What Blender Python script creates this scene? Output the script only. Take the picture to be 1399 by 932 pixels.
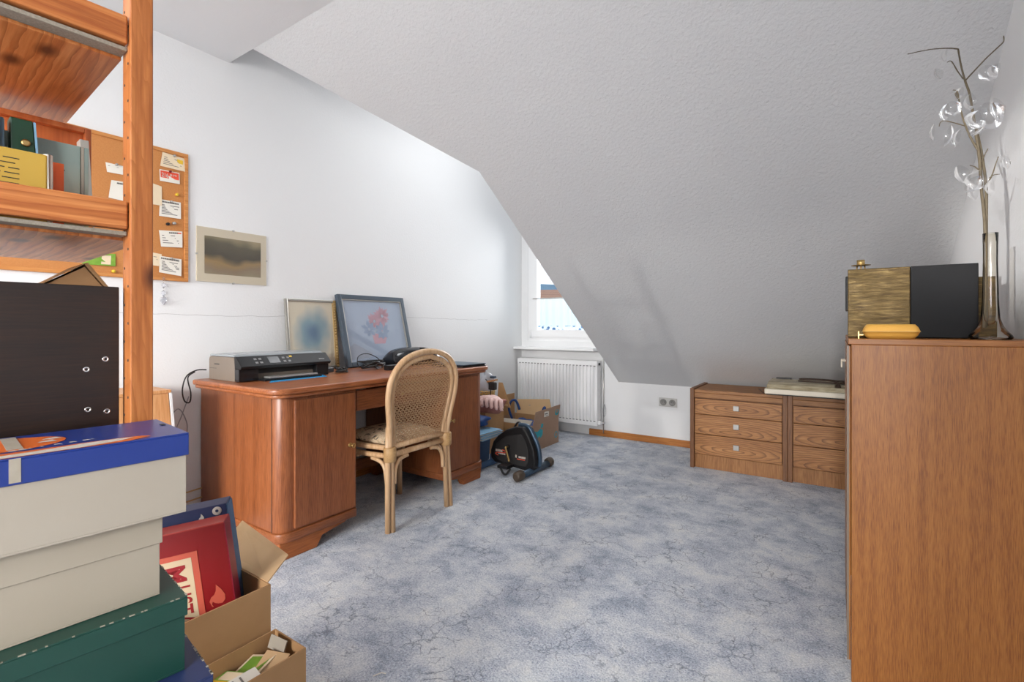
import bpy, bmesh, math, random
from math import sin, cos, pi, radians as rad
from mathutils import Vector, Matrix
random.seed(7)
S = bpy.context.scene
COL = S.collection
for o in list(bpy.data.objects): bpy.data.objects.remove(o)

# ---------------------------------------------------------------- camera
EYE, FPX, CX, HY = 1.10, 665.0, 699.5, 445.0
TH = math.atan2(447.5, FPX)
cam = bpy.data.cameras.new('camera'); co = bpy.data.objects.new('camera', cam); COL.objects.link(co)
co.location = (0, 0, EYE); co.rotation_euler = (pi/2, 0, TH)
cam.sensor_fit = 'HORIZONTAL'; cam.sensor_width = 36; cam.lens = FPX/1399*36
cam.shift_y = (HY-466)/1399; cam.clip_start = .02; cam.clip_end = 2000
S.camera = co
_F = Vector((-sin(TH), cos(TH), 0)); _R = Vector((cos(TH), sin(TH), 0))
def ray(u, v): return _F + _R*((u-CX)/FPX) + Vector((0, 0, (HY-v)/FPX))
def onX(u, v, x): d = ray(u, v); return Vector((0, 0, EYE)) + d*(x/d.x)
def onY(u, v, y): d = ray(u, v); return Vector((0, 0, EYE)) + d*(y/d.y)
def onZ(u, v, z): d = ray(u, v); return Vector((0, 0, EYE)) + d*((z-EYE)/d.z)

# ---------------------------------------------------------------- room measures
XL, XR, YF, YB = -2.92, .457, 4.53, -3.6
ZC, YCR, PT, ZK = 2.617, 1.42, .6654, .549
def slope_z(y): return ZK + PT*(YF-y)

# ---------------------------------------------------------------- light, sky, exposure
W = bpy.data.worlds.new('world'); S.world = W; W.use_nodes = True
bg = W.node_tree.nodes['Background']; bg.inputs[0].default_value = (.86, .92, 1, 1); bg.inputs[1].default_value = .9
def area(name, loc, target, sx, sy, power, col):
    l = bpy.data.lights.new(name, 'AREA'); l.shape = 'RECTANGLE'; l.size = sx; l.size_y = sy; l.energy = power; l.color = col
    o = bpy.data.objects.new(name, l); COL.objects.link(o); o.location = loc
    o.rotation_euler = (Vector(target)-Vector(loc)).to_track_quat('-Z', 'Y').to_euler(); return o
area('rear_fill_light', (1.2, -10.5, 3.6), (-1.4, 2, 1.2), 4.5, 3.0, 1350, (1, .995, .985))  # added soft fill, enters through the made-up rear window
sp_ = bpy.data.lights.new('plant_shadow_spot', 'SPOT'); sp_.energy = 5200; sp_.spot_size = rad(3.0); sp_.spot_blend = .6; sp_.shadow_soft_size = .08; sp_.color = (1, .98, .95)  # added narrow spot, casts the vase and twig shadow on the right wall
spo = bpy.data.objects.new('plant_shadow_spot', sp_); COL.objects.link(spo); spo.location = (-4.0, -10.5, 2.0); spo.rotation_euler = (Vector((.457, 2.15, 1.46))-spo.location).to_track_quat('-Z', 'Y').to_euler()
area('dormer_fill_light', (-2.15, 3.1, 3.25), (-2.75, 2.9, 1.2), .8, 1.4, 19, (.98, .99, 1))  # added fill from above to brighten the left wall in the dormer
sn = bpy.data.lights.new('low_sun', 'SUN'); sn.energy = .26; sn.angle = rad(1.2); sn.color = (1, .97, .93)
so = bpy.data.objects.new('low_sun', sn); COL.objects.link(so); so.location = (.5, -10.5, 2.94); so.rotation_euler = Vector((-.136, 6.37, -.59)).to_track_quat('-Z', 'Y').to_euler()
area('side_fill_light', (XR+.16, -2.2, 1.5), (-1, -2.1, 1.4), 1.3, 1.2, 82, (1, .99, .975))  # added fill from the right, behind a made-up window
area('daylight_dormer_window', (-2.2, 6.2, 2.3), (-2.5, 3.6, 1.5), 1.4, 1.2, 95, (.97, .985, 1))
vs = S.view_settings; vs.view_transform = 'Standard'; vs.look = 'None'; vs.gamma = 1; vs.use_curve_mapping = False
vs.exposure = .6

# ---------------------------------------------------------------- node helper + materials
class T:
    def __init__(s, name):
        s.m = bpy.data.materials.new(name); s.m.use_nodes = True; s.t = s.m.node_tree
        s.b = s.t.nodes['Principled BSDF']; s.out = s.t.nodes['Material Output']
    def n(s, typ, ins=None, **at):
        nd = s.t.nodes.new('ShaderNode'+typ)
        for k, v in at.items(): setattr(nd, k, v)
        for k, v in (ins or {}).items(): s.set(nd.inputs[k], v)
        return nd
    def set(s, sock, v):
        if hasattr(v, 'is_output'): s.t.links.new(v, sock)
        elif isinstance(v, bpy.types.Node): s.t.links.new(v.outputs[0], sock)
        else:
            if isinstance(v, tuple) and len(v) == 3 and sock.type == 'RGBA': v = v+(1,)
            sock.default_value = v
    def B(s, **k):
        for a, v in k.items(): s.set(s.b.inputs[a.replace('_', ' ')], v)
        return s
    def co(s, scale=(1, 1, 1), rnd=0., rot=(0, 0, 0)):
        tc = s.n('TexCoord'); v = tc.outputs['Object']
        if rnd:
            oi = s.n('ObjectInfo'); mu = s.n('Math', {0: oi.outputs['Random'], 1: rnd}, operation='MULTIPLY')
            v = s.n('VectorMath', {0: v, 1: mu}, operation='ADD').outputs[0]
        return s.n('Mapping', {'Vector': v, 'Scale': scale, 'Rotation': rot}).outputs[0]
    def ramp(s, fac, stops):
        r = s.n('ValToRGB', {0: fac}); e = r.color_ramp.elements
        while len(e) < len(stops): e.new(.5)
        for i, (p, c) in enumerate(stops):
            e[i].position = p; e[i].color = (c if len(c) == 4 else c+(1,)) if isinstance(c, tuple) else (c, c, c, 1)
        return r.outputs[0]
    def mix(s, f, a, b, mode='MIX'):
        x = s.n('Mix', data_type='RGBA', blend_type=mode); s.set(x.inputs[0], f); s.set(x.inputs[6], a); s.set(x.inputs[7], b); return x.outputs[2]
    def bump(s, h, strength=.3, dist=.002):
        b = s.n('Bump', {'Strength': strength, 'Distance': dist, 'Height': h}); s.set(s.b.inputs['Normal'], b); return s
    def noise(s, vec, scale, detail=4, rough=.55, dist=0):
        return s.n('TexNoise', {'Vector': vec, 'Scale': scale, 'Detail': detail, 'Roughness': rough, 'Distortion': dist}).outputs[0]

def lin(r, g, b):
    f = lambda c: ((c/255+.055)/1.055)**2.4 if c > 10 else c/255/12.92
    return (f(r), f(g), f(b))
def plain(name, c, rough=.5, metal=0., **k):
    t = T(name); t.B(Base_Color=c, Roughness=rough, Metallic=metal, **k); return t.m
def mottled(name, c1, c2, scale=8, rough=.6, bump=0, bscale=200, **k):
    t = T(name); v = t.co(rnd=5); t.B(Base_Color=t.mix(t.noise(v, scale), c1, c2), Roughness=rough, **k)
    if bump: t.bump(t.noise(v, bscale, 2), bump, .001)
    return t.m
def plaster(name, c, s=95, strength=.5, dist=.0035):
    t = T(name); v = t.co()
    t.B(Base_Color=t.mix(t.noise(v, 1.3, 3), c, tuple(x*.97 for x in c)), Roughness=.9, Specular_IOR_Level=.15)
    t.bump(t.mix(.35, t.noise(v, s, 2, .5, .35), t.noise(v, s*2.3, 2, .5)), strength, dist); return t.m
AX = {'X': 0, 'Y': 1, 'Z': 2}
def wood(name, dark, mid, light, axis='Z', fine=55, cath=0, cdark=None, rough=.42, knots=False, coat=0., normal='Y', contrast=(.36, .5, .66), bumpk=.12, crnd=.35, cdist=5.5):
    t = T(name); a = AX[axis]
    sc = [1, 1, 1]; sc[a] = .045
    v = t.co(tuple(sc), rnd=9)
    n1 = t.noise(v, fine*2.4, 4, .6, .1); n2 = t.noise(v, fine*.22, 3, .5, .3)
    f = t.mix(.3, n1, n2)
    c = t.ramp(f, [(contrast[0], dark), (contrast[1], mid), (contrast[2], light)])
    if cath:
        sc2 = [1, 1, 1]; sc2[a] = .17; sc2[AX[normal]] = .3
        v2 = t.co(tuple(sc2), rnd=crnd)
        w = t.n('TexWave', {'Vector': v2, 'Scale': cath, 'Distortion': cdist, 'Detail': 2.5, 'Detail Scale': 1.6, 'Detail Roughness': .55}, wave_type='RINGS', rings_direction=normal, wave_profile='SAW')
        c = t.mix(t.ramp(w.outputs[0], [(.55, 0), (.86, .55), (1, .85)]), c, cdark or dark)
    if knots:
        sc3 = [3.2, 3.2, 3.2]; sc3[a] = 1.6
        sc3[AX[normal]] = 0
        v3 = t.co(tuple(sc3), rnd=3.1)
        sx = t.n('SeparateXYZ', {0: v3}); u_, w_ = [i for i in range(3) if i != AX[normal]]; v3 = t.n('CombineXYZ', {0: sx.outputs[u_], 1: sx.outputs[w_]}).outputs[0]
        k = t.n('TexVoronoi', {'Vector': v3, 'Scale': 2.6, 'Randomness': 1.}, voronoi_dimensions='2D'); d = k.outputs['Distance']
        c = t.mix(t.ramp(d, [(.04, .95), (.085, .6), (.15, 0)]), c, lin(74, 32, 12))
    t.B(Base_Color=c, Roughness=rough, Coat_Weight=coat, Coat_Roughness=.25); t.bump(n1, bumpk, .001); return t.m

MT = {}
def mats():
    M = MT
    M['wall'] = plaster('wall_paint', (.80, .80, .80), 75, .35, .004)
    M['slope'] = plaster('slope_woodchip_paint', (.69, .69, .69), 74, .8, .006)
    M['ceil'] = plaster('ceiling_paint', (.80, .80, .80), 80, .25)
    # carpet
    t = T('blue_grey_carpet'); v = t.co()
    base = t.ramp(t.noise(v, 5.0, 9, .75, .2), [(.32, lin(136, 147, 166)), (.45, lin(176, 183, 196)), (.56, lin(204, 208, 214)), (.72, lin(226, 226, 224))])
    wv = t.n('VectorMath', {0: v, 1: t.n('Mix', {0: .2, 6: (0, 0, 0, 1), 7: t.n('TexNoise', {'Vector': v, 'Scale': 7, 'Detail': 4}).outputs[1]}, data_type='RGBA').outputs[2]}, operation='ADD').outputs[0]
    ed = t.n('TexVoronoi', {'Vector': wv, 'Scale': 13}, feature='DISTANCE_TO_EDGE').outputs[0]
    vein = t.ramp(ed, [(0, 1), (.05, 0)])
    msk = t.ramp(t.noise(v, 5.5, 3), [(.47, 0), (.6, .75)])
    c = t.mix(t.n('Math', {0: vein, 1: msk}, operation='MULTIPLY'), base, lin(100, 108, 126))
    sp = t.noise(v, 150, 3, .75, .3)
    c = t.mix(.9, c, t.ramp(sp, [(.34, .22), (.5, .5), (.66, .74)]), 'OVERLAY')
    t.B(Base_Color=c, Roughness=.97, Specular_IOR_Level=.08, Sheen_Weight=.25); t.bump(t.mix(.35, sp, t.noise(v, 60, 3)), .9, .006); M['carpet'] = t.m
    # woods
    R = [lin(108, 57, 28), lin(139, 79, 43), lin(158, 95, 56)]
    for a in 'XYZ': M['desk'+a] = wood('reddish_oak_desk_'+a, *R, axis=a, fine=120, rough=.38, coat=.15)
    M['desktop'] = wood('reddish_oak_desk_top', lin(120, 62, 30), lin(160, 92, 52), lin(182, 116, 72), axis='Y', fine=90, rough=.33, coat=.2)
    M['footwood'] = wood('desk_foot_wood', lin(120, 60, 24), lin(156, 86, 38), lin(172, 102, 52), axis='Y', fine=70, rough=.4)
    O = [lin(120, 78, 40), lin(152, 102, 56), lin(172, 122, 74)]
    for a in 'XYZ': M['oak'+a] = wood('dresser_oak_'+a, *O, axis=a, fine=110, rough=.5)
    M['oakcath'] = wood('dresser_drawer_oak', lin(136, 88, 46), lin(166, 112, 62), lin(186, 134, 82), axis='X', fine=110, cath=24, cdark=lin(92, 54, 26), rough=.5, crnd=.06, cdist=2.2)
    M['oakdark'] = wood('dresser_frame_oak', lin(92, 58, 32), lin(118, 76, 44), lin(136, 92, 56), axis='Z', fine=110, rough=.5)
    K = [lin(122, 71, 27), lin(146, 90, 37), lin(161, 104, 47)]
    M['cabZ'] = wood('cabinet_veneer', *K, axis='Z', fine=230, rough=.42, contrast=(.38, .5, .62))
    M['cabX'] = wood('cabinet_veneer_top', *K, axis='X', fine=150, rough=.42)
    P = [lin(150, 80, 34), lin(182, 108, 54), lin(204, 134, 76)]
    M['pineZ'] = wood('pine_post', lin(150, 84, 38), lin(176, 106, 54), lin(196, 130, 72), axis='Z', fine=60, knots=True, cath=30, cdark=lin(160, 92, 42), normal='X')
    M['pineY'] = wood('pine_beam', *P, axis='Y', fine=50, knots=True, cath=18, cdark=lin(150, 76, 30), normal='X')
    M['pineb'] = wood('pine_board', lin(160, 88, 40), lin(192, 116, 60), lin(212, 144, 86), axis='X', fine=45, knots=True, cath=20, cdark=lin(150, 82, 36), normal='Z')
    M['skirt'] = wood('baseboard_oak', lin(150, 88, 36), lin(176, 110, 50), lin(190, 126, 64), axis='X', fine=60)
    M['skirtY'] = wood('baseboard_oak_side', lin(150, 88, 36), lin(176, 110, 50), lin(190, 126, 64), axis='Y', fine=60)
    M['lightwood'] = wood('light_beech', lin(190, 130, 78), lin(208, 150, 98), lin(220, 168, 118), axis='Z', fine=60)
    M['darkboard'] = wood('dark_wenge_board', lin(20, 10, 6), lin(32, 17, 10), lin(44, 25, 15), axis='Y', fine=160, rough=.45, coat=.1)
    M['chip'] = mottled('chipboard_edge', lin(170, 162, 148), lin(110, 100, 86), 300, .8)
    # rattan etc.
    M['rattan'] = wood('rattan_pole', lin(192, 150, 108), lin(212, 172, 130), lin(224, 192, 152), axis='Z', fine=30, rough=.4, coat=.15)
    M['cane'] = mottled('woven_cane', lin(180, 138, 98), lin(204, 166, 124), 40, .5)
    M['wrap'] = wood('rattan_wrap', lin(160, 120, 72), lin(190, 150, 100), lin(206, 170, 122), axis='Y', fine=160, rough=.5)
    t = T('printed_cushion_fabric'); v = t.co(); w = t.n('TexVoronoi', {'Vector': v, 'Scale': 14}).outputs['Color']
    t.B(Base_Color=t.ramp(t.noise(v, 22, 3, .6, 1.5), [(.36, lin(90, 80, 70)), (.45, lin(198, 172, 138)), (.56, lin(222, 200, 168)), (.68, lin(176, 128, 92))]), Roughness=.9); t.bump(t.noise(v, 500, 1), .3); M['cushion'] = t.m
    # cardboards / papers
    M['card'] = mottled('brown_cardboard', lin(186, 146, 102), lin(170, 130, 88), 14, .8, .15, 300)
    M['cardin'] = mottled('brown_cardboard_inside', lin(214, 180, 138), lin(202, 166, 122), 12, .8, .1, 300)
    M['cardgrey'] = mottled('grey_brown_cardboard', lin(172, 142, 120), lin(160, 130, 108), 14, .8)
    M['whitebox'] = mottled('off_white_cardboard', lin(168, 160, 147), lin(158, 148, 134), 5, .7)
    M['whitebox2'] = mottled('cream_cardboard', lin(164, 155, 140), lin(154, 144, 128), 5, .7)
    M['bluelid'] = mottled('glossy_blue_cardboard', lin(22, 46, 120), lin(30, 56, 132), 3, .3)
    M['green'] = mottled('dark_green_cardboard', lin(12, 54, 45), lin(17, 64, 54), 4, .45)
    M['navy'] = mottled('navy_cardboard', lin(26, 38, 78), lin(34, 48, 90), 5, .5)
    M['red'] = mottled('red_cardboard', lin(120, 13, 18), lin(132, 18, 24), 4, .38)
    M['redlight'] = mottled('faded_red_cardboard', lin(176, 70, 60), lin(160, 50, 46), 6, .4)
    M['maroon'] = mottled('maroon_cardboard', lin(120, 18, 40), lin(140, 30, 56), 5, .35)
    M['salmon'] = plain('salmon_print', lin(184, 82, 62), .5)
    M['creamprint'] = plain('cream_print', lin(196, 176, 144), .55)
    M['redprint'] = plain('red_print', lin(140, 20, 28), .5)
    M['orangeprint'] = plain('orange_print', lin(206, 100, 40), .45)
    M['whiteprint'] = plain('white_print', lin(196, 188, 178), .55)
    M['tape'] = mottled('paper_tape', lin(172, 164, 150), lin(150, 140, 124), 60, .6)
    M['paper'] = mottled('white_paper', lin(232, 228, 218), lin(222, 216, 204), 10, .8)
    M['paper2'] = mottled('cream_paper', lin(232, 214, 184), lin(224, 204, 172), 10, .8)
    M['ink'] = plain('grey_ink', lin(120, 116, 112), .8)
    M['inkdark'] = plain('black_ink', lin(40, 38, 40), .8)
    M['redcard'] = plain('orange_red_card', lin(232, 84, 56), .6)
    M['greenprint'] = mottled('green_print', lin(76, 140, 40), lin(150, 180, 70), 30, .5)
    M['yellowprint'] = plain('yellow_print', lin(226, 186, 50), .5)
    M['cork'] = mottled('cork', lin(206, 142, 84), lin(184, 118, 62), 160, .9, .4, 300)
    M['corkframe'] = wood('cork_frame_pine', lin(176, 110, 54), lin(200, 134, 72), lin(214, 152, 92), axis='Y', fine=60)
    # metals / plastics
    M['chrome'] = plain('chrome', (.7, .7, .7), .2, 1.)
    M['brass'] = plain('brass', lin(190, 160, 104), .32, 1.)
    M['blackpl'] = plain('black_plastic', (.012, .012, .013), .4, Specular_IOR_Level=.3)
    M['blackmatt'] = plain('black_rubber', (.018, .017, .017), .6)
    M['gloss'] = plain('gloss_black', (.01, .01, .012), .12)
    M['taupe'] = plain('taupe_plastic', lin(124, 112, 100), .45)
    M['printlid'] = plain('grey_printer_lid', lin(150, 156, 160), .22)
    M['screen'] = plain('dim_screen', lin(84, 86, 88), .2)
    M['silver'] = plain('silver_plastic', lin(190, 188, 184), .3, .6)
    M['bluepaper'] = plain('bright_blue_paper', lin(24, 142, 200), .5)
    M['white'] = plain('white_enamel', lin(236, 236, 236), .3)
    M['whitepvc'] = plain('white_pvc', lin(238, 238, 238), .35)
    M['socket'] = plain('socket_plastic', lin(192, 190, 186), .4)
    M['socketin'] = plain('socket_recess_grey', lin(132, 130, 126), .5); M['bandgrey'] = plain('metal_edge_band', lin(116, 104, 92), .4); M['blackpanel'] = plain('satin_black_panel', (.007, .007, .008), .5, Specular_IOR_Level=.2); M['dark'] = plain('dark_slot', (.03, .03, .03), .8)
    M['greyslot'] = plain('grey_slot', (.25, .25, .25), .8)
    M['bluegrey'] = plain('blue_grey_metal', lin(64, 84, 104), .35, .5)
    M['cap'] = plain('brown_black_rubber_cap', lin(74, 62, 50), .45)
    M['turq'] = plain('turquoise_print', lin(30, 160, 176), .6)
    M['yellowcase'] = mottled('yellow_soft_case', lin(236, 180, 84), lin(226, 168, 72), 20, .55, .2, 400)
    M['cream'] = plain('cream_plastic', lin(222, 212, 192), .35)
    t = T('aged_bronze_panel'); v = t.co((1, 1, 9)); v2 = t.co((5, 5, 14))
    t.B(Base_Color=t.ramp(t.noise(v, 16, 5, .65, .3), [(.3, lin(62, 47, 22)), (.5, lin(86, 68, 34)), (.68, lin(116, 96, 56))]), Metallic=.6, Roughness=t.ramp(t.noise(v2, 3, 3), [(.3, .28), (.7, .5)])); t.bump(t.noise(v, 40, 3), .5, .002); M['bronze'] = t.m
    t = T('cloudy_gold_cover'); v = t.co((2, 6, 6))
    t.B(Base_Color=t.ramp(t.noise(v, 5, 4), [(.3, lin(150, 134, 102)), (.6, lin(206, 194, 164))]), Metallic=.2, Roughness=.25); M['goldcover'] = t.m
    M['plastic_bag'] = plain('clear_bag', lin(214, 216, 222), .25, Transmission_Weight=.35)
    M['wicker'] = mottled('yellow_wicker', lin(216, 184, 116), lin(190, 152, 84), 60, .6)
    M['pink'] = mottled('pink_plush', lin(238, 208, 202), lin(222, 186, 180), 30, .95, .5, 200)
    M['pinkdark'] = mottled('dusty_pink_knit', lin(176, 124, 112), lin(156, 104, 94), 90, .95, .6, 160)
    M['bluebag'] = mottled('blue_bag', lin(20, 70, 140), lin(14, 44, 96), 10, .4)
    M['denim'] = mottled('denim_blue_box', lin(66, 96, 130), lin(54, 80, 112), 30, .7)
    M['folder'] = plain('light_blue_folder', lin(132, 176, 206), .4)
    M['darkblue'] = plain('dark_petrol_folder', lin(36, 66, 84), .35)
    M['cable'] = plain('black_cable', (.012, .012, .012), .45)
    M['cableg'] = plain('grey_cable', lin(150, 152, 156), .5)
    M['cablet'] = plain('tan_cable', lin(190, 156, 106), .5)
    M['cableb'] = plain('brown_cable', lin(60, 42, 30), .5)
    # glass
    t = T('window_glass'); g = t.n('BsdfGlossy', {'Roughness': .02}); tr = t.n('BsdfTransparent'); mx = t.n('MixShader', {0: .06, 1: tr.outputs[0], 2: g.outputs[0]}); t.t.links.new(mx.outputs[0], t.out.inputs[0]); M['glass'] = t.m
    t = T('clear_acrylic_leaf'); g = t.n('BsdfGlossy', {'Roughness': .08, 'Color': (1, 1, 1, 1)}); tr = t.n('BsdfTransparent', {'Color': (.88, .88, .88, 1)}); fr = t.n('Fresnel', {'IOR': 1.6}); mx = t.n('MixShader', {0: t.n('Math', {0: fr.outputs[0], 1: .8}, operation='MULTIPLY').outputs[0], 1: tr.outputs[0], 2: g.outputs[0]}); t.t.links.new(mx.outputs[0], t.out.inputs[0]); M['leaf'] = t.m
    t = T('amber_tinted_glass'); g = t.n('BsdfGlossy', {'Roughness': .03}); tr = t.n('BsdfTransparent', {'Color': (.99, .98, .955, 1)}); lw = t.n('LayerWeight', {0: .35}); edge = t.n('BsdfTransparent', {'Color': (.93, .89, .79, 1)})
    m1 = t.n('MixShader', {0: lw.outputs[1], 1: tr.outputs[0], 2: edge.outputs[0]}); fr = t.n('Fresnel', {'IOR': 1.3}); mx = t.n('MixShader', {0: fr.outputs[0], 1: m1.outputs[0], 2: g.outputs[0]}); t.t.links.new(mx.outputs[0], t.out.inputs[0]); M['vase'] = t.m
    M['crystal'] = plain('crystal', (.95, .96, 1), .02, Transmission_Weight=.9, IOR=1.5)
    t = T('sheer_curtain'); v = t.co()
    sx = t.n('SeparateXYZ', {0: v}); band = t.ramp(t.n('MapRange', {0: sx.outputs[2], 1: 1.03, 2: 1.13}).outputs[0], [(0, 1), (.62, 1), (.75, 0)])
    vo = t.n('TexVoronoi', {'Vector': t.co((22, 0, 22)), 'Scale': 1.}).outputs['Distance']
    fl = t.n('Math', {0: band, 1: t.ramp(vo, [(.30, 1), (.44, 0)])}, operation='MULTIPLY')
    c = t.mix(fl, lin(186, 204, 210), lin(50, 96, 140))
    d = t.n('BsdfDiffuse', {'Color': c}); tl = t.n('BsdfTranslucent', {'Color': c}); mx = t.n('MixShader', {0: .6, 1: d.outputs[0], 2: tl.outputs[0]})
    tr = t.n('BsdfTransparent'); m2 = t.n('MixShader', {0: .22, 1: mx.outputs[0], 2: tr.outputs[0]}); t.t.links.new(m2.outputs[0], t.out.inputs[0]); M['curtain'] = t.m
    M['branch'] = mottled('grey_brown_bark', lin(112, 100, 80), lin(84, 74, 58), 60, .8, .4, 200)
    # pictures
    t = T('soft_landscape_photo'); v = t.co(); sx = t.n('SeparateXYZ', {0: v})
    nz = t.n('Math', {0: sx.outputs[2], 1: t.n('Math', {0: t.noise(t.co((3, 3, 3)), 2.4, 1), 1: .10}, operation='MULTIPLY')}, operation='ADD').outputs[0]
    c = t.ramp(t.n('MapRange', {0: nz, 1: .03, 2: .33}).outputs[0], [(0, lin(186, 172, 142)), (.16, lin(150, 138, 112)), (.34, lin(140, 120, 96)), (.46, lin(156, 128, 84)), (.56, lin(72, 66, 52)), (.78, lin(92, 84, 64)), (1, lin(176, 160, 124))])
    t.B(Base_Color=c, Roughness=.25); M['photo'] = t.m
    t = T('soft_portrait_print'); v = t.co(); dv = t.n('VectorMath', {0: v, 1: (0, -.19, -.24)}, operation='ADD').outputs[0]; dv = t.n('VectorMath', {0: dv, 1: (0, 5.2, 4.0)}, operation='MULTIPLY').outputs[0]
    ln = t.n('VectorMath', {0: dv}, operation='LENGTH').outputs['Value']; ln = t.n('Math', {0: ln, 1: t.n('Math', {0: t.noise(v, 9, 1), 1: .5}, operation='MULTIPLY')}, operation='ADD').outputs[0]
    c = t.ramp(ln, [(.30, lin(92, 122, 150)), (.62, lin(128, 156, 168)), (.9, lin(196, 194, 180)), (1., lin(214, 204, 182))]); t.B(Base_Color=c, Roughness=.3); M['portrait'] = t.m
    M['artbg'] = mottled('pale_blue_print', lin(160, 172, 190), lin(146, 158, 178), 8, .22)
    M['artred'] = mottled('faded_red_print', lin(186, 148, 160), lin(176, 134, 146), 30, .25)
    M['artblue'] = mottled('faded_blue_print', lin(126, 142, 168), lin(138, 154, 178), 30, .25)
    M['artgrey'] = mottled('faded_grey_print', lin(150, 156, 168), lin(140, 148, 162), 30, .25)
    M['darkframe'] = plain('slate_blue_frame', lin(66, 78, 90), .35)
    M['darkside'] = plain('dark_brown_frame_side', lin(60, 50, 44), .5)
    M['silverframe'] = plain('silver_frame', lin(180, 176, 168), .3, .7)
    M['goldframe'] = mottled('beaded_gold', lin(196, 168, 116), lin(150, 120, 72), 90, .4)
    M['passe'] = plain('cream_mount', lin(208, 196, 172), .5)
    # shelf books
    M['yellowbook'] = plain('yellow_cover', lin(188, 154, 62), .5)
    M['bookgreen'] = plain('dark_green_cover', lin(10, 56, 34), .45)
    M['bookbrown'] = plain('dark_brown_leather', lin(44, 20, 16), .4)
    t = T('grey_green_cover'); sx = t.n('SeparateXYZ', {0: t.co()}); t.B(Base_Color=t.ramp(t.n('MapRange', {0: sx.outputs[2], 1: 0., 2: .14}).outputs[0], [(0, lin(90, 140, 50)), (.2, lin(164, 170, 140)), (.45, lin(180, 180, 160)), (1, lin(136, 154, 148))]), Roughness=.35); M['greycover'] = t.m
    M['orange'] = plain('orange_card', lin(230, 100, 40), .5)
    M['orangewood'] = wood('orange_stained_frame', lin(164, 80, 36), lin(190, 100, 50), lin(204, 118, 66), axis='Z', fine=20, rough=.4)
    M['greyalu'] = plain('grey_sheet', lin(178, 176, 168), .4)
    M['brownbook'] = mottled('tan_cloth_cover', lin(176, 136, 94), lin(160, 120, 80), 40, .7)
    # outside
    t = T('roof_tiles'); v = t.co(); w = t.n('TexWave', {'Vector': v, 'Scale': 2.2}, bands_direction='Z'); t.B(Base_Color=t.mix(w.outputs[0], lin(132, 96, 78), lin(164, 124, 102)), Roughness=.8); M['roof'] = t.m
    M['housewall'] = plain('house_render', lin(222, 222, 218), .9)
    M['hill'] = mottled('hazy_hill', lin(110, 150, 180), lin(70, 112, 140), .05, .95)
mats()
M = MT

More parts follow.
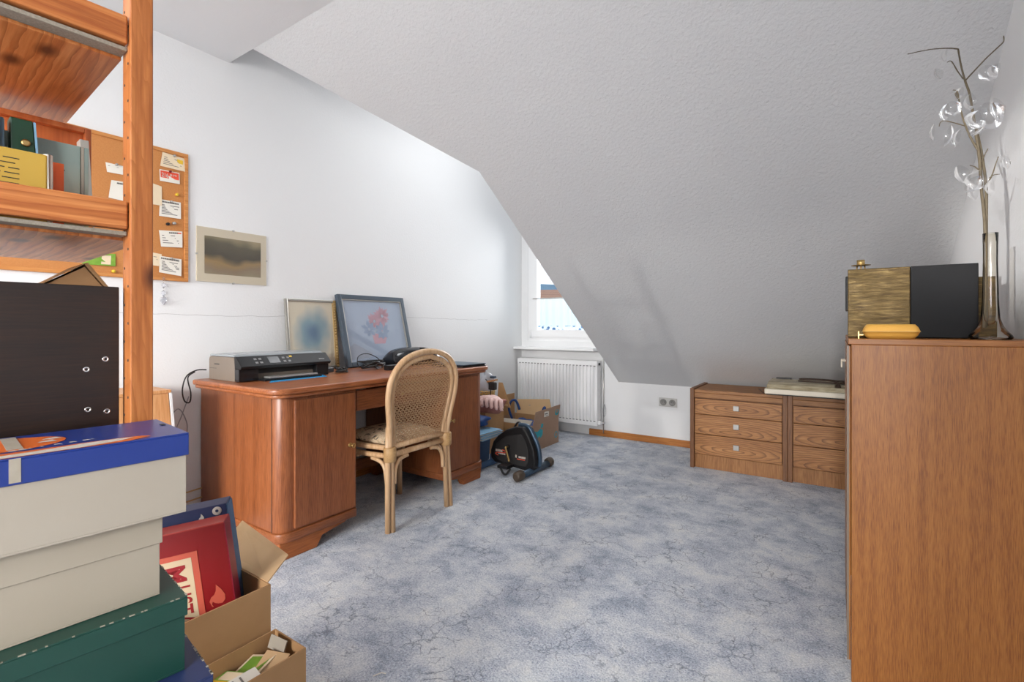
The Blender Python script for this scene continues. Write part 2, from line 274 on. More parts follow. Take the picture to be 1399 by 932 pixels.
# ---------------------------------------------------------------- mesh helpers
class MB:
    def __init__(s): s.v = []; s.f = []; s.sm = []
    def add(s, vs, fs, smooth=False):
        k = len(s.v); s.v += [tuple(v) for v in vs]; s.f += [tuple(i+k for i in f) for f in fs]; s.sm += [smooth]*len(fs); return s
    def box(s, a, b):
        (x0, y0, z0), (x1, y1, z1) = a, b
        vs = [(x0, y0, z0), (x1, y0, z0), (x1, y1, z0), (x0, y1, z0), (x0, y0, z1), (x1, y0, z1), (x1, y1, z1), (x0, y1, z1)]
        return s.add(vs, [(3, 2, 1, 0), (4, 5, 6, 7), (0, 1, 5, 4), (1, 2, 6, 5), (2, 3, 7, 6), (3, 0, 4, 7)])
    def hexa(s, lo, hi):     # lower and upper ring of equal length
        n = len(lo); return s.add(list(lo)+list(hi), [tuple(range(n-1, -1, -1)), tuple(range(n, 2*n))]+[(i, (i+1) % n, n+(i+1) % n, n+i) for i in range(n)])
    def prism(s, pts, axis, a, b, smooth=False):   # 2d polygon extruded along an axis
        def P(p, t): return (t, p[0], p[1]) if axis == 'X' else (p[0], t, p[1]) if axis == 'Y' else (p[0], p[1], t)
        n = len(pts); s.add([P(p, a) for p in pts]+[P(p, b) for p in pts], [tuple(range(n-1, -1, -1)), tuple(range(n, 2*n))])
        k = len(s.v)-2*n; s.f += [(k+i, k+(i+1) % n, k+n+(i+1) % n, k+n+i) for i in range(n)]; s.sm += [smooth]*n; return s
    def tube(s, path, r, seg=10, caps=True, closed=False):
        path = [Vector(p) for p in path]; n = len(path); rs = r if isinstance(r, (list, tuple)) else [r]*n
        up = None; rings = []
        for i in range(n):
            a = path[i-1] if (i > 0 or closed) else path[i]; b = path[(i+1) % n] if (i < n-1 or closed) else path[i]
            t = (b-a).normalized()
            if up is None: up = t.orthogonal().normalized()
            up = (up - t*up.dot(t)); up = up.normalized() if up.length > 1e-6 else t.orthogonal().normalized()
            w = t.cross(up); rings.append([path[i]+(up*cos(2*pi*j/seg)+w*sin(2*pi*j/seg))*rs[i] for j in range(seg)])
        vs = [p for rg in rings for p in rg]; fs = []
        for i in range(n if closed else n-1):
            k = (i+1) % n
            fs += [(i*seg+j, i*seg+(j+1) % seg, k*seg+(j+1) % seg, k*seg+j) for j in range(seg)]
        s.add(vs, fs, True)
        if caps and not closed:
            k = len(s.v)-len(vs); s.f += [tuple(k+j for j in range(seg-1, -1, -1)), tuple(k+(n-1)*seg+j for j in range(seg))]; s.sm += [False, False]
        return s
    def lathe(s, prof, c=(0, 0, 0), seg=24, axis='Z', caps=True):
        vs = []; fs = []; n = len(prof)
        for r, h in prof:
            for j in range(seg):
                a, b = r*cos(2*pi*j/seg), r*sin(2*pi*j/seg)
                p = (a, b, h) if axis == 'Z' else (h, a, b) if axis == 'X' else (b, h, a)
                vs.append((c[0]+p[0], c[1]+p[1], c[2]+p[2]))
        for i in range(n-1): fs += [(i*seg+j, i*seg+(j+1) % seg, (i+1)*seg+(j+1) % seg, (i+1)*seg+j) for j in range(seg)]
        s.add(vs, fs, True)
        if caps:
            k = len(s.v)-len(vs); s.f += [tuple(k+j for j in range(seg-1, -1, -1)), tuple(k+(n-1)*seg+j for j in range(seg))]; s.sm += [False, False]
        return s
    def build(s, name, mat, parent=None, bevel=0., seg=2, sub=0, auto=False):
        me = bpy.data.meshes.new(name); me.from_pydata(s.v, [], s.f); me.polygons.foreach_set('use_smooth', s.sm)
        me.materials.append(M[mat] if isinstance(mat, str) else mat)
        bm = bmesh.new(); bm.from_mesh(me); bmesh.ops.recalc_face_normals(bm, faces=bm.faces)
        if bevel:
            es = [e for e in bm.edges if len(e.link_faces) == 2 and e.calc_face_angle(0) > .5]
            bmesh.ops.bevel(bm, geom=es, offset=bevel, segments=seg, profile=.5, affect='EDGES', clamp_overlap=True)
        bm.to_mesh(me); bm.free(); me.update()
        o = bpy.data.objects.new(name, me); COL.objects.link(o)
        if parent: o.parent = parent
        if sub: md = o.modifiers.new('sub', 'SUBSURF'); md.levels = sub; md.render_levels = sub
        return o
def box(name, a, b, mat, parent=None, bevel=.002): return MB().box(a, b).build(name, mat, parent, bevel)
def tag(o, label, cat, group=None):
    o['label'] = label; o['category'] = cat
    if group: o['group'] = group
    return o
def thing(name, label, cat, loc=(0, 0, 0), rz=0., group=None):
    o = bpy.data.objects.new(name, None); o.empty_display_size = .1; COL.objects.link(o); o.location = loc; o.rotation_euler = (0, 0, rz); return tag(o, label, cat, group)
def struct(o, label=None):
    o['kind'] = 'structure'
    if label: o['label'] = label
    return o
def rpoly(x0, y0, x1, y1, r, n=6):     # rounded rectangle, r = radii (x0y0, x1y0, x1y1, x0y1)
    pts = []
    for (cx_, cy_, a0, rr) in ((x0, y0, pi, r[0]), (x1, y0, 1.5*pi, r[1]), (x1, y1, 0, r[2]), (x0, y1, .5*pi, r[3])):
        if rr == 0: pts.append((cx_, cy_)); continue
        ox = cx_ + (rr if cx_ == x0 else -rr); oy = cy_ + (rr if cy_ == y0 else -rr)
        pts += [(ox+rr*cos(a0+i*pi/2/n), oy+rr*sin(a0+i*pi/2/n)) for i in range(n+1)]
    return pts
def smooth(pts, n=6):                   # Catmull-Rom through points
    pts = [Vector(p) for p in pts]; out = []
    for i in range(len(pts)-1):
        p0, p1, p2, p3 = pts[max(i-1, 0)], pts[i], pts[i+1], pts[min(i+2, len(pts)-1)]
        for k in range(n):
            t = k/n; out.append(.5*((2*p1)+(p2-p0)*t+(2*p0-5*p1+4*p2-p3)*t*t+(3*p1-p0-3*p2+p3)*t**3))
    return out+[pts[-1]]
def text_mesh(name, body, size, mat, parent, mtx, extrude=.0003, sx=1., weight=0.):
    c = bpy.data.curves.new(name, 'FONT'); c.body = body; c.size = size; c.extrude = extrude; c.offset = weight
    t = bpy.data.objects.new(name+'_tmp', c); COL.objects.link(t)
    dg = bpy.context.evaluated_depsgraph_get(); me = bpy.data.meshes.new_from_object(t.evaluated_get(dg)); me.name = name
    bpy.data.objects.remove(t); me.transform(mtx @ Matrix.Diagonal((sx, 1, 1, 1))); me.materials.clear(); me.materials.append(M[mat])
    o = bpy.data.objects.new(name, me); COL.objects.link(o); o.parent = parent; return o
def slab(pts, th, nrm):                 # thin solid from an ordered 3D polygon
    n = Vector(nrm).normalized()*th; return MB().hexa([Vector(p) for p in pts], [Vector(p)+n for p in pts])

# ================================================================ STRUCTURE
struct(box('floor', (XL-.1, YB-.1, -.1), (XR+.1, YF+.1, 0), 'carpet', bevel=0), 'mottled blue grey carpet covering the whole floor')
wl = struct(box('wall_left', (XL-.12, YB-.1, 0), (XL, YF+.12, 3.05), 'wall', bevel=0), 'white rough plaster wall behind the desk')
SW = (-2.9, -1.5, .85, 2.15)
m = MB().box((XR, YB-.1, 0), (XR+.12, SW[0], 2.75)).box((XR, SW[1], 0), (XR+.12, YF+.12, 2.75)).box((XR, SW[0], 0), (XR+.12, SW[1], SW[2])).box((XR, SW[0], SW[3]), (XR+.12, SW[1], 2.75))
struct(m.build('wall_right', 'wall'), 'white wall on the right behind the vase')
WX0, WX1, WZ0, WZ1 = -2.835, -1.86, .935, 2.25
m = MB()
m.box((XL, YF, 0), (-1.79, YF+.12, WZ0)); m.box((XL, YF, WZ0), (WX0, YF+.12, 3.05)); m.box((WX1, YF, WZ0), (-1.79, YF+.12, 3.05)); m.box((WX0, YF, WZ1), (WX1, YF+.12, 3.05))
m.box((-1.79, YF, 0), (XR, YF+.12, .66))
struct(m.build('wall_far', 'wall'), 'white knee wall with the dormer window above the radiator')
m = MB(); RW = (-2.6, .35, .12, 2.3)
m.box((XL, YB-.12, 0), (XR, YB, RW[2])); m.box((XL, YB-.12, RW[3]), (XR, YB, 2.75)); m.box((XL, YB-.12, RW[2]), (RW[0], YB, RW[3])); m.box((RW[1], YB-.12, RW[2]), (XR, YB, RW[3]))
struct(m.build('wall_rear', 'wall'))
struct(box('ceiling', (XL, YB-.1, ZC), (XR, YCR, ZC+.1), 'ceil', bevel=0), 'flat white ceiling strip')
pts = [(-2.67, YCR), (XR, YCR), (XR, YF+.05), (-1.793, YF+.05), (-1.793, 2.314)]
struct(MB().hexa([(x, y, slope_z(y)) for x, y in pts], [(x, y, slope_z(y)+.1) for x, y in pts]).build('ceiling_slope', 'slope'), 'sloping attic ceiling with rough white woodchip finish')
m = MB()
def zwall(a, b, off):
    A = Vector((a[0], a[1], 0)); Bv = Vector((b[0], b[1], 0)); o = Vector((off[0], off[1], 0))
    lo = [A, Bv, Bv+o, A+o]; m.hexa([(p.x, p.y, min(slope_z(p.y)+.02, 2.9)) for p in lo], [(p.x, p.y, 3.05) for p in lo])
zwall((-2.67, YCR), (-1.793, 2.314), (.07, -.07)); zwall((-1.793, 2.314), (-1.793, YF), (.09, 0))
m.box((XL, YCR-.08, ZC+.09), (-2.6, YCR, 3.05))
struct(m.build('wall_dormer', 'wall'))
DX_ = (-2.6, -1.9, 2.45, 3.75)
struct(MB().box((XL-.1, YCR-.1, 2.97), (-1.6, DX_[2], 3.07)).box((XL-.1, DX_[3], 2.97), (-1.6, YF+.12, 3.07)).box((XL-.1, DX_[2], 2.97), (DX_[0], DX_[3], 3.07)).box((DX_[1], DX_[2], 2.97), (-1.6, DX_[3], 3.07)).build('ceiling_dormer', 'ceil'))
w = thing('added_window_4', 'added unseen roof window in the dormer ceiling', 'window', (0, 0, 0)); del w['category']; w['kind'] = 'structure'  # roof window added to let the dormer fill in
MB().box((DX_[0], DX_[2], 3.0), (DX_[0]+.05, DX_[3], 3.06)).box((DX_[1]-.05, DX_[2], 3.0), (DX_[1], DX_[3], 3.06)).box((DX_[0], DX_[2], 3.0), (DX_[1], DX_[2]+.05, 3.06)).box((DX_[0], DX_[3]-.05, 3.0), (DX_[1], DX_[3], 3.06)).build('frame', 'whitepvc', w)
# baseboards
struct(box('baseboard_far', (-2.1, YF-.016, 0), (XR, YF, .062), 'skirt', bevel=.004), 'brown wooden skirting along the knee wall')
struct(box('baseboard_left', (XL, YB, 0), (XL+.016, YF, .062), 'skirtY', bevel=.004), 'brown wooden skirting along the left wall')
# rear window frame, added so the rear fill can come through
w = thing('added_window_2', 'added white framed window in the unseen rear wall', 'window', ((RW[0]+RW[1])/2, YB-.06, RW[2])); del w['category']; w['kind'] = 'structure'
hw = (RW[1]-RW[0])/2; hh = RW[3]-RW[2]
MB().box((-hw, -.03, 0), (hw, .03, .05)).box((-hw, -.03, hh-.05), (hw, .03, hh)).box((-hw, -.03, .05), (-hw+.05, .03, hh-.05)).box((hw-.05, -.03, .05), (hw, .03, hh-.05)).build('frame', 'whitepvc', w)
w = thing('added_window_3', 'added white framed window in the right wall behind the camera', 'window', (XR+.06, (SW[0]+SW[1])/2, SW[2])); del w['category']; w['kind'] = 'structure'  # window added as an opening for the side fill
hw = (SW[1]-SW[0])/2; hh = SW[3]-SW[2]
MB().box((-.03, -hw, 0), (.03, hw, .05)).box((-.03, -hw, hh-.05), (.03, hw, hh)).box((-.03, -hw, .05), (.03, -hw+.05, hh-.05)).box((-.03, hw-.05, .05), (.03, hw, hh-.05)).build('frame', 'whitepvc', w)
# wall crack line (hairline joint in the plaster)
m = MB(); y = .9; z = 1.165
pathc = []
while y < 3.9: pathc.append((XL+.0005, y, 1.163+.006*sin(y*3)+random.uniform(-.004, .004))); y += .05
m.tube(pathc, .0008, 4).build('crack', 'socketin', wl)

# dormer window
w = thing('window_1', 'white framed dormer window behind the sloping ceiling', 'window', (0, 0, 0)); del w['category']; w['kind'] = 'structure'
def fr(name, x0, x1, z0, z1, t, y0, y1, par, mat='whitepvc'):
    return MB().box((x0, y0, z0), (x1, y1, z0+t)).box((x0, y0, z1-t), (x1, y1, z1)).box((x0, y0, z0+t), (x0+t, y1, z1-t)).box((x1-t, y0, z0+t), (x1, y1, z1-t)).build(name, mat, par)
fr('frame', WX0, WX1, WZ0, WZ1, .055, YF+.005, YF+.075, w)
fr('sash', WX0+.045, WX1-.045, WZ0+.045, WZ1-.045, .075, YF-.01, YF+.06, w)
box('pane', (WX0+.115, YF+.03, WZ0+.11), (WX1-.115, YF+.036, WZ1-.11), 'glass', w, 0)
MB().lathe([(.009, 0), (.009, .09)], (WX0+.035, YF-.012, WZ0+.03), 10).build('hinge', 'white', w)
sill = box('trim_1', (XL, 4.36, .848), (-1.985, YF+.01, .876), 'white', None, .005); struct(sill, 'white window sill board above the radiator')
# cafe curtain + rod
ct = thing('cafe_curtain', 'white sheer half curtain with blue flower border hanging in window', 'curtain', (0, 0, 0))
m = MB(); nx = 90; x0, x1 = WX0+.125, WX1-.125; zz = [1.03, 1.10, 1.2, 1.3, 1.385]
for iz, z in enumerate(zz):
    for i in range(nx):
        x = x0+(x1-x0)*i/(nx-1); m.v.append((x, YF+.006+.009*sin(x*75+.4*sin(x*19))*(1-.3*iz/4), z+(.012*abs(sin(x*38)) if iz == 0 else 0)))
for iz in range(4):
    for i in range(nx-1): k = iz*nx+i; m.f.append((k, k+1, k+nx+1, k+nx)); m.sm.append(True)
c = m.build('curtain_cloth', 'curtain', ct)
m = MB().tube([(WX0+.07, YF-.016, 1.392), (WX1-.07, YF-.016, 1.392)], .005, 8); m.build('curtain_rod', 'silver', ct)
# outside
h = thing('house', 'neighbouring house with brown tiled roof beyond the window', 'house', (-19, 33, -5.5), rad(20))
box('wall', (-7, -4, 0), (7, 4, 6.0), 'housewall', h, 0)
MB().prism([(-4.6, 5.7), (4.6, 5.7), (0, 9.4)], 'X', -7.4, 7.4).build('roof', 'roof', h)
MB().hexa([(-1, -2.6, 7.38), (.0, -2.6, 7.38), (.0, -1.6, 8.2), (-1, -1.6, 8.2)], [(-1, -2.66, 7.46), (.0, -2.66, 7.46), (.0, -1.66, 8.28), (-1, -1.66, 8.28)]).build('skylight', 'silver', h)
MB().box((2, -.6, 7.5), (2.7, .1, 10)).build('chimney', 'housewall', h)
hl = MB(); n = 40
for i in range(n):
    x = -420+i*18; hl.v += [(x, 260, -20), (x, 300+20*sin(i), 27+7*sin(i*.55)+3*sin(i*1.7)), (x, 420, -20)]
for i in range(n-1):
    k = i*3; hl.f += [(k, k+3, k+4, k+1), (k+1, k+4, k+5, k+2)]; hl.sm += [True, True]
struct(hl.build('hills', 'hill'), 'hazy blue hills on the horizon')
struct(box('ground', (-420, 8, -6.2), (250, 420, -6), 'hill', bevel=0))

# ================================================================ RADIATOR, SOCKETS
rd = thing('radiator', 'white ribbed panel radiator under the dormer window', 'radiator', (-2.43, 4.47, .115))
RX0, RX1, RZ = -.465, .465, .635
prof = []; nr = 24
for i in range(nr):
    a = RX0+.012+(RX1-RX0-.024)*i/nr; p = (RX1-RX0-.024)/nr
    prof += [(a, -.062), (a+p*.28, -.062), (a+p*.42, -.049), (a+p*.86, -.049)]
prof = [(RX0, -.058)]+prof+[(RX1-.012, -.062), (RX1, -.058), (RX1, -.045), (RX0, -.045)]
MB().prism(prof, 'Z', .045, RZ-.045).build('ribbed_panel', 'white', rd)
for z in (0, RZ-.045): MB().box((RX0, -.063, z), (RX1, -.045, z+.045)).build('front_rail', 'white', rd, .003)
box('side_panel', (RX0, -.045, .0), (RX0+.012, .03, RZ), 'white', rd); box('side_panel', (RX1-.012, -.045, .0), (RX1, .03, RZ), 'white', rd)
box('top_grille', (RX0+.012, -.045, RZ-.01), (RX1-.012, .03, RZ+.003), 'white', rd); box('rear_panel', (RX0+.02, .0, .02), (RX1-.02, .03, RZ-.02), 'white', rd, 0)
sm_ = MB().box((0, -.0642, -.004), (.02, -.062, .004)).build('vent_slot', 'greyslot', rd); first = True
for z in (.045, RZ-.047):
    for i in range(nr):
        a = RX0+.012+(RX1-RX0-.024)*(i+.3)/nr; q = sm_ if first else sm_.copy()
        if not first: COL.objects.link(q)
        q.location = (a, 0, z); first = False
MB().lathe([(.012, -.01), (.02, -.006), (.02, .03), (.012, .034)], (RX1+.012, -.04, .03), 14, 'Y').build('valve', 'white', rd)
MB().lathe([(.008, 0), (.008, .06)], (RX1, -.01, .03), 10, 'X').build('valve_body', 'chrome', rd)
MB().lathe([(.012, 0), (.012, .012)], (RX1-.001, -.02, RZ-.03), 10, 'X').build('bleed_valve', 'dark', rd)
for x in (-.35, .35): MB().box((x-.015, .03, .1), (x+.015, .06, .5)).build('bracket', 'white', rd)
pp = thing('heating_pipe', 'thin grey pipe running down beside the radiator', 'pipe', (-1.945, YF-.014, 0))
MB().tube([(0, 0, .03), (0, 0, .84)], .006, 8).build('pipe', 'silver', pp)
m = MB().tube([(.0, -.006, .2)]+[(.016*sin(a*pi/8)+.012, -.006, .26+.06*cos(a*pi/8)) for a in range(14)], .0022, 6); m.build('wire_loop', 'cableg', pp)
sk = thing('wall_socket', 'double white wall socket on the knee wall', 'socket', (-1.312, YF, .392))
box('cover_plate', (-.083, -.01, -.041), (.083, 0, .041), 'socket', sk, .004)
for x in (-.041, .041):
    r = MB().lathe([(.030, -.0095), (.030, -.0135), (.025, -.0135), (.023, -.0106), (.001, -.0106)], (x, 0, 0), 24, 'Y', False).build('socket_insert', 'socketin', sk)
    MB().lathe([(.0032, -.0114), (.0032, -.010)], (x-.0095, 0, 0), 8, 'Y').build('pin_hole', 'dark', r); MB().lathe([(.0032, -.0114), (.0032, -.010)], (x+.0095, 0, 0), 8, 'Y').build('pin_hole', 'dark', r)

# ================================================================ DESK
DZ = .81
dk = thing('writing_desk', 'reddish brown wooden pedestal desk with rounded corners against the left wall', 'desk', (-2.14, 1.26, 0))
# local: x towards room (0 = pedestal front), y along wall 0..1.55
DX0 = -.76; DL = 1.55
top = MB()
top.prism(rpoly(DX0, -.035, .03, DL+.035, (.02, .07, .07, .02)), 'Z', DZ-.046, DZ-.028, True)
top.build('top_moulding', 'desktop', dk, .006)
MB().prism(rpoly(DX0, -.048, .045, DL+.048, (.02, .08, .08, .02)), 'Z', DZ-.028, DZ, True).build('desk_top', 'desktop', dk, .008, 3)
def pedestal(y0, y1, left):
    r = (0, .06, 0, 0) if left else (0, 0, .06, 0)
    p = MB().prism(rpoly(DX0, y0, 0, y1, r, 8), 'Z', .13, DZ-.046, True).build('pedestal', 'deskZ', dk, .002)
    MB().prism(rpoly(DX0-.0, y0-(.006 if left else 0), .008, y1+(0 if left else .006), r, 8), 'Z', .085, .13, True).build('plinth', 'deskY', p, .006)
    fy0, fy1 = (y0+.02, y0+.235) if left else (y1-.235, y1-.02)
    s = 1 if left else -1
    a, b = (fy0, fy1) if left else (fy1, fy0)
    fp = [(a, 0), (b-.03*s, 0), (b-.012*s, .03), (b+.0*s, .05), (b+.13*s, .07), (b+.17*s, .085), (a-.012*s, .085)]
    MB().prism(fp, 'X', -.055, -.012).build('foot', 'footwood', p, .004)
    bp = [(-.70, 0), (-.05, 0), (-.03, .085), (-.72, .085)]
    fyo = y0+.012 if left else y1-.04
    MB().prism([(-.055, 0), (-.22, 0), (-.25, .04), (-.40, .085), (-.04, .085)], 'Y', fyo+.004, fyo+.03).build('side_foot', 'footwood', p, .003)
    MB().box((-.74, y0+.03, 0), (-.68, y1-.03, .085)).build('rear_foot', 'footwood', p, .003)
    dy0, dy1 = (y0+.072, y1-.012) if left else (y0+.012, y1-.072)
    d = MB().box((-.004, dy0, .14), (.012, dy1, DZ-.062)).build('door', 'deskZ', dk, .005)
    ky = dy1-.035 if left else dy0+.045
    kz = .475
    MB().lathe([(.012, 0), (.012, .003), (.006, .004)], (.012, ky, kz), 14, 'X').build('escutcheon', 'brass', d)
    m = MB().tube([(.014, ky, kz), (.034, ky, kz)], .003, 8)
    m.tube([(.042, ky+.008*cos(a), kz+.011*sin(a)) for a in [i*pi/6 for i in range(12)]], .0025, 6, closed=True); m.build('key', 'brass', d)
MB().box((-.0615, -.0015, .13), (-.0585, .0, DZ-.046)).build('corner_joint', 'dark', dk)
pedestal(0, .43, True); pedestal(1.12, DL, False)
d = box('drawer', (-.03, .445, DZ-.17), (-.012, 1.105, DZ-.06), 'deskY', dk, .004)
MB().lathe([(.01, 0), (.01, .003)], (-.012, .775, DZ-.115), 12, 'X').build('keyhole_plate', 'brass', d)
MB().box((-.60, .43, DZ-.18), (-.03, .445, DZ-.05)).box((-.60, 1.105, DZ-.18), (-.03, 1.12, DZ-.05)).box((-.6, .445, DZ-.165), (-.03, 1.105, DZ-.155)).build('drawer_case', 'deskY', dk)
box('stretcher', (-.66, .43, .10), (-.62, 1.12, .17), 'deskY', dk, .004)

# ================================================================ RATTAN CHAIR
ch = thing('rattan_chair', 'rattan chair with rounded woven cane back pulled up to the desk', 'chair', (-1.98, 2.01, 0))
# local: back faces +x, seat runs to -x, y = width
def bx_(z): return -.015+(z-.42)*.13
def hoop(s, k=1.):
    zs = [.37, .50, .62, .74, .83]
    half = [(.42, .222), (.50, .228), (.60, .244), (.70, .262), (.78, .262), (.84, .243), (.89, .205), (.925, .155), (.948, .08), (.955, 0)]
    L = [(bx_(z), -(w-s), z-(s if z > .83 else 0)*(z-.80)/.155) for z, w in half]
    R_ = [(x, -y, z) for x, y, z in L[:-1]]
    return smooth(L+R_[::-1], 5)
MB().tube([(p.x+.004, p.y, p.z) for p in hoop(0.)], .0165, 12).build('back_hoop', 'rattan', ch)
MB().tube([(p.x-.004, p.y, p.z) for p in hoop(.031)], .0145, 12).build('inner_hoop', 'rattan', ch)
# cane weave
inner = hoop(.043)
def halfw(z):
    best = 0
    for a, b in zip(inner, inner[1:]):
        if (a.z-z)*(b.z-z) <= 0 and a.z != b.z and a.y <= 0:
            t = (z-a.z)/(b.z-a.z); best = max(best, abs(a.y+(b.y-a.y)*t))
    return best
m = MB(); z = .475; row = 0
def ribbon(pts, w, vert=False):
    k = len(m.v)
    for p in pts:
        d = Vector((0, w/2, 0)) if vert else Vector((0, 0, w/2)); m.v += [tuple(p-d), tuple(p+d)]
    for i in range(len(pts)-1): m.f.append((k+2*i, k+2*i+1, k+2*i+3, k+2*i+2)); m.sm.append(False)
while z < .905:
    hwid = halfw(z)
    dense = (.82 < z < .855) or (.735 < z < .80)
    if hwid > .02:
        n = max(4, int(hwid*2/.0068)); ribbon([Vector((bx_(z)+.0022*(1 if (i+row) % 2 else -1), -hwid+2*hwid*i/n, z+(.0022 if (i//2+row) % 2 else -.0022))) for i in range(n+1)], .0060 if dense else .0052)
    z += .0088 if dense else .0125; row += 1
y = -.255; row = 0
while y < .256:
    zs = [.46+.004*i for i in range(114)]; seg = []
    for i, zv in enumerate(zs):
        if halfw(zv) > abs(y): seg.append(Vector((bx_(zv)+.0022*(-1 if (i//2+row) % 2 else 1), y+.0026*(1 if (i//3) % 2 else -1), zv)))
        elif len(seg) > 3: ribbon(seg, .0050, True); seg = []
        else: seg = []
    if len(seg) > 3: ribbon(seg, .0050, True)
    y += .0135; row += 1
cp = m.build('cane_panel', 'cane', ch); cp['kind'] = 'stuff'
# seat rails
SY = .222
for k, z in enumerate((.435, .392)):
    MB().tube([(0-.012, -SY+.01, z+.015), (0-.012, SY-.01, z+.015)], .0155, 10).build('rear_rail', 'rattan', ch)
    MB().tube(smooth([(-.01, -SY, z+.01), (-.2, -SY-.015, z+.005), (-.38, -SY-.005, z), (-.44, -SY+.06, z), (-.455, 0, z), (-.44, SY-.06, z), (-.38, SY+.005, z), (-.2, SY+.015, z+.005), (-.01, SY, z+.01)], 6), .0145, 10).build('seat_rail', 'rattan', ch)
MB().box((-.43, -SY+.012, .432), (-.02, SY-.012, .446)).build('seat_board', 'cane', ch, .004)
m = MB(); N = 14
for k in range(2):
    for i in range(N+1):
        for j in range(N+1):
            u, v = i/N*2-1, j/N*2-1; e = (1-abs(u)**4)*(1-abs(v)**4)
            m.v.append((-.235+.20*u*(1-.04*v*v), .205*v*(1-.04*u*u), (.448+.004 if k == 0 else .462)+(.036*e**.5 if k else -.0)))
for k in range(2):
    for i in range(N):
        for j in range(N): a = k*(N+1)**2+i*(N+1)+j; m.f.append((a, a+1, a+N+2, a+N+1)); m.sm.append(True)
q = (N+1)**2
for i in range(N):
    for a, b in ((i, i+1), (N*(N+1)+i, N*(N+1)+i+1), (i*(N+1), (i+1)*(N+1)), (i*(N+1)+N, (i+1)*(N+1)+N)): m.f.append((a, b, b+q, a+q)); m.sm.append(True)
m.build('seat_cushion', 'cushion', ch)
for s in (-1, 1):
    yy = SY*s
    foot_y = -.225 if s < 0 else .24
    MB().tube([(-.005, yy-.012, .56 if s < 0 else .52), (-.01, yy-.012, .42), (-.005, foot_y-.013, 0)], .0155, 10).tube([(-.01, yy+.014, .49), (-.012, yy+.014, .40), (.003, foot_y+.013, 0)], .0155, 10).build('leg', 'rattan', ch)
    MB().tube([(-.40, yy-.012*s, .45), (-.41, yy+.002*s, 0)], .0165, 10).tube([(-.43, yy-.03*s, .44), (-.44, yy-.024*s, 0)], .0145, 10).build('leg', 'rattan', ch)
    MB().lathe([(.030, .375), (.034, .38), (.034, .448), (.030, .453)], (-.008, yy+.001, 0), 16).build('corner_wrap', 'wrap', ch)
    MB().tube(smooth([(-.005, yy-.03*s, .25), (-.006, yy-.038*s, .33), (-.008, yy-.07*s, .372), (-.01, yy-.13*s, .384)], 6), .0115, 8).build('brace', 'rattan', ch)
    MB().tube(smooth([(-.03, yy, .25), (-.045, yy, .33), (-.08, yy, .365), (-.15, yy, .376)], 6), .0115, 8).build('brace', 'rattan', ch)
    MB().tube(smooth([(-.385, yy, .25), (-.37, yy, .33), (-.335, yy, .365), (-.26, yy, .376)], 6), .0115, 8).build('brace', 'rattan', ch)

# ================================================================ ON THE DESK
pr = thing('inkjet_printer', 'black and taupe inkjet printer on the left end of the desk', 'printer', (-2.48, 1.275, DZ))
# local x: 0 front, -.40 back ; y 0..0.52 ; z 0..0.14
PH = .138; PD = -.365; PW = .52
MB().prism([(PD, .0), (-.075, 0), (-.10, .126), (PD+.01, .126), (PD, .11)], 'Y', 0, PW).build('body', 'taupe', pr, .005)
MB().prism([(PD+.002, .127), (-.10, .127), (-.115, PH), (PD+.015, PH)], 'Y', .003, PW-.003).build('scanner_lid', 'printlid', pr, .003)
MB().prism([(-.09, .066), (-.03, .066), (-.02, .080), (-.075, .130), (-.095, .130)], 'Y', -.001, PW+.001).build('control_panel', 'blackpl', pr, .003)
pnl = bpy.data.objects[-1] if False else None
MB().box((-.09, -.001, .002), (-.045, .10, .066)).build('cartridge_cover', 'gloss', pr, .003)
MB().box((-.09, PW-.08, .002), (-.045, PW+.001, .066)).build('side_cover', 'blackpl', pr, .003)
MB().box((-.088, .10, .01), (-.082, PW-.08, .066)).build('paper_slot', 'dark', pr)
MB().box((-.09, .10, 0), (.015, PW-.085, .012)).build('output_tray', 'blackpl', pr, .003)
MB().box((-.05, .13, .013), (.01, PW-.11, .022)).build('tray_flap', 'silver', pr, .002)
def onpanel(y0, y1, t0, t1, nm, mt):   # on sloped control face
    a, b = Vector((-.02, 0, .080)), Vector((-.075, 0, .130)); n = Vector((.67, 0, .74))*.0015
    P = [a.lerp(b, t0), a.lerp(b, t1)]
    q = [(P[0].x, y0, P[0].z), (P[0].x, y1, P[0].z), (P[1].x, y1, P[1].z), (P[1].x, y0, P[1].z)]
    MB().hexa([Vector(p)-n*.3 for p in q], [Vector(p)+n for p in q]).build(nm, mt, pr)
onpanel(.155, .215, .2, .85, 'display', 'screen')
for y in (.08, .105, .235, .262): 
    for t in (.25, .6): onpanel(y, y+.014, t, t+.16, 'button', 'greyslot')
onpanel(.28, .295, .7, .85, 'button', 'yellowprint'); onpanel(PW-.07, PW-.035, .25, .37, 'badge', 'greyslot')
MB().box((-.30, -.0012, .083), (-.25, .002, .088)).box((PD+.01, -.0012, .062), (-.28, .002, .0635)).build('seam', 'dark', pr)
tag(slab([onZ(368, 523, DZ)+Vector((0, 0, 0)), onZ(447, 514.5, DZ), onZ(440, 511.8, DZ)+Vector((.0, 0, 0)), onZ(372, 519, DZ)], .0012, (0, 0, 1)).build('paper_sheet', 'bluepaper'), 'bright blue sheet of paper lying before the printer', 'paper')

